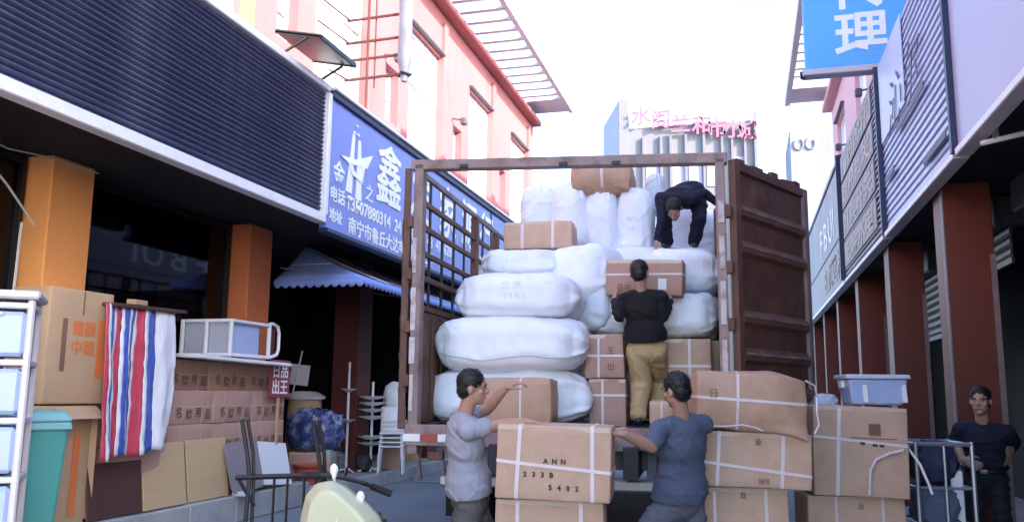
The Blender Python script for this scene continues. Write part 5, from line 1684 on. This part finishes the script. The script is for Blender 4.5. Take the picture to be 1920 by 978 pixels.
def person(label, pelvis, neck, hip_r, sh_r, head, face, elbows, wrists, hands, knees, ankles, toes, shirt, trousers, s=1.0, hs=1.0,
           sleeve=0.55, shoe=M_shoe, seed=1, hem=0.0, hair_back=0.0, group=None, collar=None, belt=None, long_sleeve=False, untucked=True, baggy=1.1):
    pelvis, neck, head = Vector(pelvis), Vector(neck), Vector(head)
    base = Vector(((ankles[0][0] + ankles[1][0]) / 2, (ankles[0][1] + ankles[1][1]) / 2, min(ankles[0][2], ankles[1][2]) - .08))
    root = thing('person', label, 'person', base, group=group)
    up = (neck - pelvis).normalized()
    def frame(r):
        r = Vector(r); r = (r - up * r.dot(up)).normalized()
        f = up.cross(r)
        return r, f, Matrix((r, f, up)).transposed()
    hr, hf, HM = frame(hip_r)
    sr, sf, SMx = frame(sh_r)
    L = (neck - pelvis).length
    hips = [pelvis - hr * .088 * s - up * .03, pelvis + hr * .088 * s - up * .03]
    shs = [neck - sr * .175 * s - up * .065 * s, neck + sr * .175 * s - up * .065 * s]
    E_ = [Vector(e) for e in elbows]; Wr = [Vector(w) for w in wrists]; K = [Vector(k) for k in knees]; A = [Vector(a) for a in ankles]
    face = Vector(face).normalized()
    hu = (head - neck).normalized()
    hu = (hu * .5 + Vector((0, 0, 1)) * .5).normalized() if abs(hu.dot(face)) < .8 else Vector((0, 0, 1))
    hu = (hu - face * hu.dot(face)).normalized()
    hx = face.cross(hu).normalized()          # right of the face
    HX = Matrix((hx, face, hu)).transposed()
    def hp(x, y, z):
        return head + (hx * x + face * y + hu * z) * hs
    def torso(m, inf, low=True, high=True):
        if low:
            ell(m, pelvis, (.165 * s + inf, .112 * s + inf, .125 * s + inf), HM, 18)
        ell(m, pelvis + up * L * .36, (.146 * s + inf, .104 * s + inf, .15 * s + inf), HM, 18)
        ell(m, pelvis + up * L * .66, (.168 * s + inf, .116 * s + inf, .17 * s + inf), SMx, 18)
        if high:
            ell(m, neck - up * .085 * s, (.150 * s + inf, .095 * s + inf, .085 * s + inf), SMx, 18)
            for i in (0, 1):
                cap(m, neck - up * .03 * s, .048 * s + inf, shs[i], .056 * s + inf, 12)
    # body: one continuous skin surface
    m = MB()
    torso(m, 0)
    cap(m, neck - up * .05, .056 * s, head - hu * .05 * hs - face * .012, .052 * hs, 12)
    ell(m, hp(0, -.008, .028), (.073 * hs, .090 * hs, .090 * hs), HX, 20)
    ell(m, hp(0, .020, -.038), (.060 * hs, .070 * hs, .078 * hs), HX, 18)
    ell(m, hp(0, .060, -.092), (.028 * hs, .024 * hs, .020 * hs), HX, 12)
    cap(m, hp(0, .084, .012), .0095 * hs, hp(0, .101, -.026), .0135 * hs, 8)
    cap(m, hp(-.012, .090, -.030), .009 * hs, hp(.012, .090, -.030), .009 * hs, 8)
    cap(m, hp(-.035, .078, .022), .010 * hs, hp(.035, .078, .022), .010 * hs, 8)
    cap(m, hp(-.018, .082, -.062), .008 * hs, hp(.018, .082, -.062), .008 * hs, 8)
    for sg in (-1, 1):
        ell(m, hp(sg * .076, -.012, -.006), (.010 * hs, .020 * hs, .033 * hs), HX, 12)
        ell(m, hp(sg * .042, .058, -.020), (.022 * hs, .02 * hs, .02 * hs), HX, 10)
    for i in (0, 1):
        cap(m, shs[i], .050 * s, E_[i], .040 * s, 12)
        mid = E_[i].lerp(Wr[i], .3)
        cap(m, E_[i], .039 * s, mid, .041 * s, 12); cap(m, mid, .041 * s, Wr[i], .028 * s, 12)
        hd, hpn, hth, cu = hands[i]
        cap(m, Wr[i], .027 * s, Wr[i] + Vector(hd).normalized() * .02, .024 * s, 10)
        hand(m, Wr[i], hd, hpn, hth, s * 1.0, cu)
        cap(m, hips[i], .078 * s, K[i], .055 * s, 12); cap(m, K[i], .053 * s, K[i].lerp(A[i], .35), .054 * s, 12)
        cap(m, K[i].lerp(A[i], .35), .054 * s, A[i], .036 * s, 12)
        cap(m, A[i] - Vector((0, 0, .03)), .034 * s, A[i] + Vector(toes[i]).normalized() * .13 * s - Vector((0, 0, .045)), .028 * s, 10)
    body = remesh(m, .0068, 2)
    for v in body.vertices:
        v.co -= base
    body.materials.append(M_skin)
    bo = link('body', body, root)
    def cloth(name, m, material, vox, it, amp, f=6.0):
        me = remesh(m, vox, it, wrinkle(seed, amp, f))
        for v in me.vertices:
            v.co -= base
        me.materials.append(material)
        return link(name, me, root)
    # shirt
    m = MB()
    torso(m, .016, low=False)
    ell(m, pelvis + up * L * .36, (.160 * s + .014, .112 * s + .016, .19 * s), HM, 18)
    hemc = pelvis + up * (0.02 - hem)
    if untucked:
        ell(m, hemc - up * .04, (.172 * s + .030, .122 * s + .040, .23 * s), HM, 20)
    for i in (0, 1):
        e = shs[i].lerp(E_[i], min(1, sleeve)) if not long_sleeve else E_[i]
        cap(m, shs[i], .064 * s, e, (.061 if not long_sleeve else .054) * s, 12)
        if long_sleeve:
            cap(m, E_[i], .054 * s, E_[i].lerp(Wr[i], sleeve), .044 * s, 12)
    so = cloth('shirt', m, shirt, .011, 4, .012, 5.5)
    if untucked:
        trim_below(so.data, hemc - up * .085 - base, -up)
        q_ = so.modifiers.new('t', 'SOLIDIFY'); q_.thickness = .005
    if collar is not None:
        m = MB()
        cap(m, neck - sr * .025 - up * .015, .046 * s, neck + sr * .025 - up * .015, .046 * s, 12)
        cap(m, neck + sf * .055 - up * .045, .030, neck + sf * .098 - up * .105, .016, 10)
        cloth('collar', m, collar, .008, 2, .001)
    # trousers
    m = MB()
    ell(m, pelvis + up * .06, (.163 * s + .004, .110 * s + .010, .14 * s), HM, 18)
    ell(m, pelvis - up * .01, (.165 * s + (.017 if untucked else .014), .112 * s + .019, .125 * s + .012), HM, 18)
    for i in (0, 1):
        cap(m, hips[i], .099 * s * (1 + .4 * (baggy - 1)), K[i], .073 * s * baggy, 14); cap(m, K[i], .073 * s * baggy, A[i] + Vector((0, 0, .02)), .064 * s * baggy, 14)
    cloth('trousers', m, trousers, .012, 3, .014, 6.0)
    for i in (0, 1):
        m = MB()
        t = Vector(toes[i]).normalized()
        a0 = A[i] - Vector((0, 0, .038)) - t * .045
        cap(m, a0, .042 * s, A[i] + t * .15 * s - Vector((0, 0, .048)), .034 * s, 12)
        cap(m, A[i] - Vector((0, 0, .03)), .044 * s, A[i] + t * .05 - Vector((0, 0, .035)), .042 * s, 12)
        cloth('shoe', m, shoe, .010, 2, .0)
    # hair
    m = MB()
    ell(m, hp(0, -.016, .040), (.0805 * hs, .094 * hs, .088 * hs), HX, 20)
    ell(m, hp(0, -.048, -.002), (.070 * hs, .060 * hs, .080 * hs), HX, 18)
    me = remesh(m, .006, 2, lambda co, n: .0035 * noise.noise(co * 45) + .002 * noise.noise(co * 110))
    for v in me.vertices:
        v.co -= base
    # short uneven tufts so the outline is not a cap
    hm = MB(); rr = random.Random(seed)
    vs_ = me.vertices
    for _ in range(700):
        v = vs_[rr.randrange(len(vs_))]
        n_ = (v.normal + Vector((rr.uniform(-.7, .7), rr.uniform(-.7, .7), rr.uniform(-.7, .3)))).normalized()
        L_ = rr.uniform(.008, .018) * hs
        u_ = n_.orthogonal().normalized() * .0028; w_ = n_.cross(u_)
        c_ = v.co - v.normal * .002
        hm.add([c_ + u_, c_ - u_ * .5 + w_ * .87, c_ - u_ * .5 - w_ * .87, c_ + n_ * L_], [(0, 1, 3), (1, 2, 3), (2, 0, 3)])
    me.materials.append(M_hair)
    ho = link('hair', me, root)
    tf = hm.build('tufts', M_hair, ho)
    tf['kind'] = 'stuff'
    # eyes, brows, mouth
    for sg in (-1, 1):
        m = MB(); ell(m, hp(sg * .030, .0755, .001) - base, (.0092 * hs, .0065 * hs, .0036 * hs), HX, 12)
        eo = m.build('eye', M_eye, root)
        m = MB(); ell(m, hp(sg * .030, .0806, .001) - base, (.0046 * hs, .0028 * hs, .0038 * hs), HX, 10)
        m.build('iris', M_hair, eo)
        MB().tube([hp(sg * .016, .090, .023) - base, hp(sg * .034, .0885, .028) - base, hp(sg * .050, .079, .022) - base], .0042 * hs, 6).build('eyebrow', M_hair, root)
    MB().tube([hp(-.024, .083, -.061) - base, hp(0, .0925, -.060) - base, hp(.024, .083, -.061) - base], .0042 * hs, 6).build('mouth', M_lips, root)
    if belt is not None:
        zc = pelvis + up * .075
        ring = []
        for i in range(25):
            a = 2 * math.pi * i / 24
            ring.append(zc + hr * (.178 * s) * math.cos(a) + hf * (.132 * s) * math.sin(a) - base)
        MB().tube(ring, .015, 8, cap=False).build('belt', M_black, root)
        bk = MB(); bc = zc + hf * .145 * s - base
        bk.box((0, 0, 0), (.055, .014, .034), bev=.004)
        o = bk.build('buckle', M_alu, root); o.location = bc; o.rotation_euler = HM.to_euler()
    return root

def leg(hip_xy, foot_xy, kz, fwd, bend=.05, zf=0.0):
    k = Vector(((hip_xy[0] + foot_xy[0]) / 2 + fwd[0] * bend, (hip_xy[1] + foot_xy[1]) / 2 + fwd[1] * bend, kz))
    a = Vector((foot_xy[0], foot_xy[1], zf + .085))
    return k, a

# man in the light grey shirt, left of the big carton
pv = spot(880, 930, 5.72); nk = spot(868, 776, 5.68); hd = spot(886, 726, 5.66)
kA, aA = leg((pv.x + .02, pv.y + .10), (pv.x + .08, pv.y + .22), .50, (.9, .3), .05)
kB, aB = leg((pv.x + .0, pv.y - .10), (pv.x - .12, pv.y - .12), .50, (.9, .3), .04)
person('man in light grey shirt and dark trousers with one arm on the big carton', pv, nk, (.3, -.95, 0), (.45, -.9, 0), hd, (.95, .30, -.04),
       (spot(912, 768, 6.02), spot(934, 797, 5.58)), (spot(948, 727, 5.98), spot(986, 790, 5.56)),
       (((.75, .1, .35), (.55, .2, -.8), (0, -1, .3), 30), ((1, .12, -.06), (0, 0, -1), (.2, 1, 0), 10)),
       (kA, kB), (aA, aB), ((.9, .4, 0), (.9, .2, 0)), M_greyshirt, M_greytrouser, s=1.0, hs=1.0, sleeve=.55, seed=3, hem=-.10)

# man in blue, right of the big carton
pv = spot(1274, 938, 5.86); nk = spot(1280, 782, 5.80); hd = spot(1268, 731, 5.78)
kA = spot(1200, 1010, 5.75); aA = Vector((kA.x - .04, kA.y + .12, .085))
kB, aB = leg((pv.x + .08, pv.y + .05), (pv.x + .25, pv.y - .05), .50, (-.6, .7), .10)
person('man in faded blue shirt leaning with one hand on the big carton', pv, nk, (.75, .6, 0), (.75, .62, 0), hd, (-.78, .60, -.08),
       (spot(1222, 838, 5.58), spot(1245, 850, 6.15)), (spot(1172, 814, 5.50), spot(1170, 806, 5.95)),
       (((-1, .05, .10), (0, .2, -1), (.1, 1, 0), 14), ((-1, -.2, .1), (0, 0, -1), (0, -1, 0), 15)),
       (kA, kB), (aA, aB), ((-.8, .6, 0), (-.6, .8, 0)), M_blueshirt, M_bluegreytrouser, s=1.02, hs=1.02, sleeve=.80, seed=5, hem=-.09)

# man in black with khaki trousers standing on the truck bed
pv = spot(1212, 652, 7.52); nk = spot(1203, 546, 7.50); hd = spot(1199, 513, 7.50)
zb = 1.235
aL = spot(1197, 772, 7.52); aL.z = zb + .08
aR = spot(1236, 775, 7.72); aR.z = zb + .11
kL = spot(1202, 712, 7.60); kR = spot(1234, 708, 7.82)
person('man in black shirt and khaki trousers standing on the truck bed, back turned', pv, nk, (1, .02, 0), (1, .05, 0), hd, (.05, 1, -.1),
       (spot(1160, 594, 7.46), spot(1244, 594, 7.46)), (spot(1152, 560, 7.66), spot(1256, 562, 7.66)),
       (((-.1, .8, .5), (.9, .4, .1), (0, 0, 1), 20), ((.1, .8, .5), (-.9, .4, .1), (0, 0, 1), 20)),
       (kL, kR), (aL, aR), ((-.15, 1, 0), (.2, 1, 0)), M_blackshirt, M_khaki, s=.94, hs=.98, sleeve=.85, seed=8, hem=-.13, long_sleeve=True, baggy=1.3)

# man bending over on top of the load
pv = spot(1292, 366, 9.38); nk = spot(1264, 372, 8.98); hd = spot(1264, 392, 8.84)
person('man in dark clothes bending over on top of the load, gripping the truck side', pv, nk, (-1, -.05, .0), (-1, .1, .05), hd, (-.05, -.55, -.85),
       (spot(1322, 362, 9.02), spot(1240, 415, 8.94)), (spot(1344, 380, 9.05), spot(1231, 452, 8.90)),
       (((.5, .1, -.5), (.6, -.5, .2), (0, -.5, .8), 50), ((-.05, -.1, -1), (1, .2, 0), (0, -1, 0), 25)),
       (spot(1312, 408, 9.02), spot(1246, 410, 9.05)), (spot(1301, 456, 9.22), spot(1250, 456, 9.22)), ((.1, -1, 0), (-.1, -1, 0)),
       M_navyshirt, M_navyshirt, s=.98, hs=.98, sleeve=.85, seed=11, long_sleeve=True)

# man with hands on hips at the right
pv = spot(1846, 888, 7.45); nk = spot(1843, 793, 7.40); hd = spot(1838, 751, 7.36)
kA, aA = leg((pv.x + .08, pv.y), (pv.x + .14, pv.y - .02), .50, (-.3, -.95), .03)
kB, aB = leg((pv.x - .08, pv.y), (pv.x - .12, pv.y + .03), .50, (-.3, -.95), .03)
P5 = person('man in navy shirt with hands on hips before the red column', pv, nk, (-.96, .28, 0), (-.96, .28, 0), hd, (-.40, -.9, -.02),
       (spot(1902, 826, 7.62), spot(1789, 822, 7.55)), (spot(1881, 868, 7.34), spot(1806, 862, 7.36)),
       (((-.85, -.25, -.35), (-.2, .9, .0), (0, 0, 1), 22), ((.85, -.25, -.35), (.2, .9, 0), (0, 0, 1), 22)),
       (kA, kB), (aA, aB), ((.25, -1, 0), (-.5, -.9, 0)), M_navyshirt, M_blacktrouser, s=1.0, hs=1.04, sleeve=.35, seed=14, long_sleeve=True, belt=True, untucked=False,
       collar=M_plwhite)
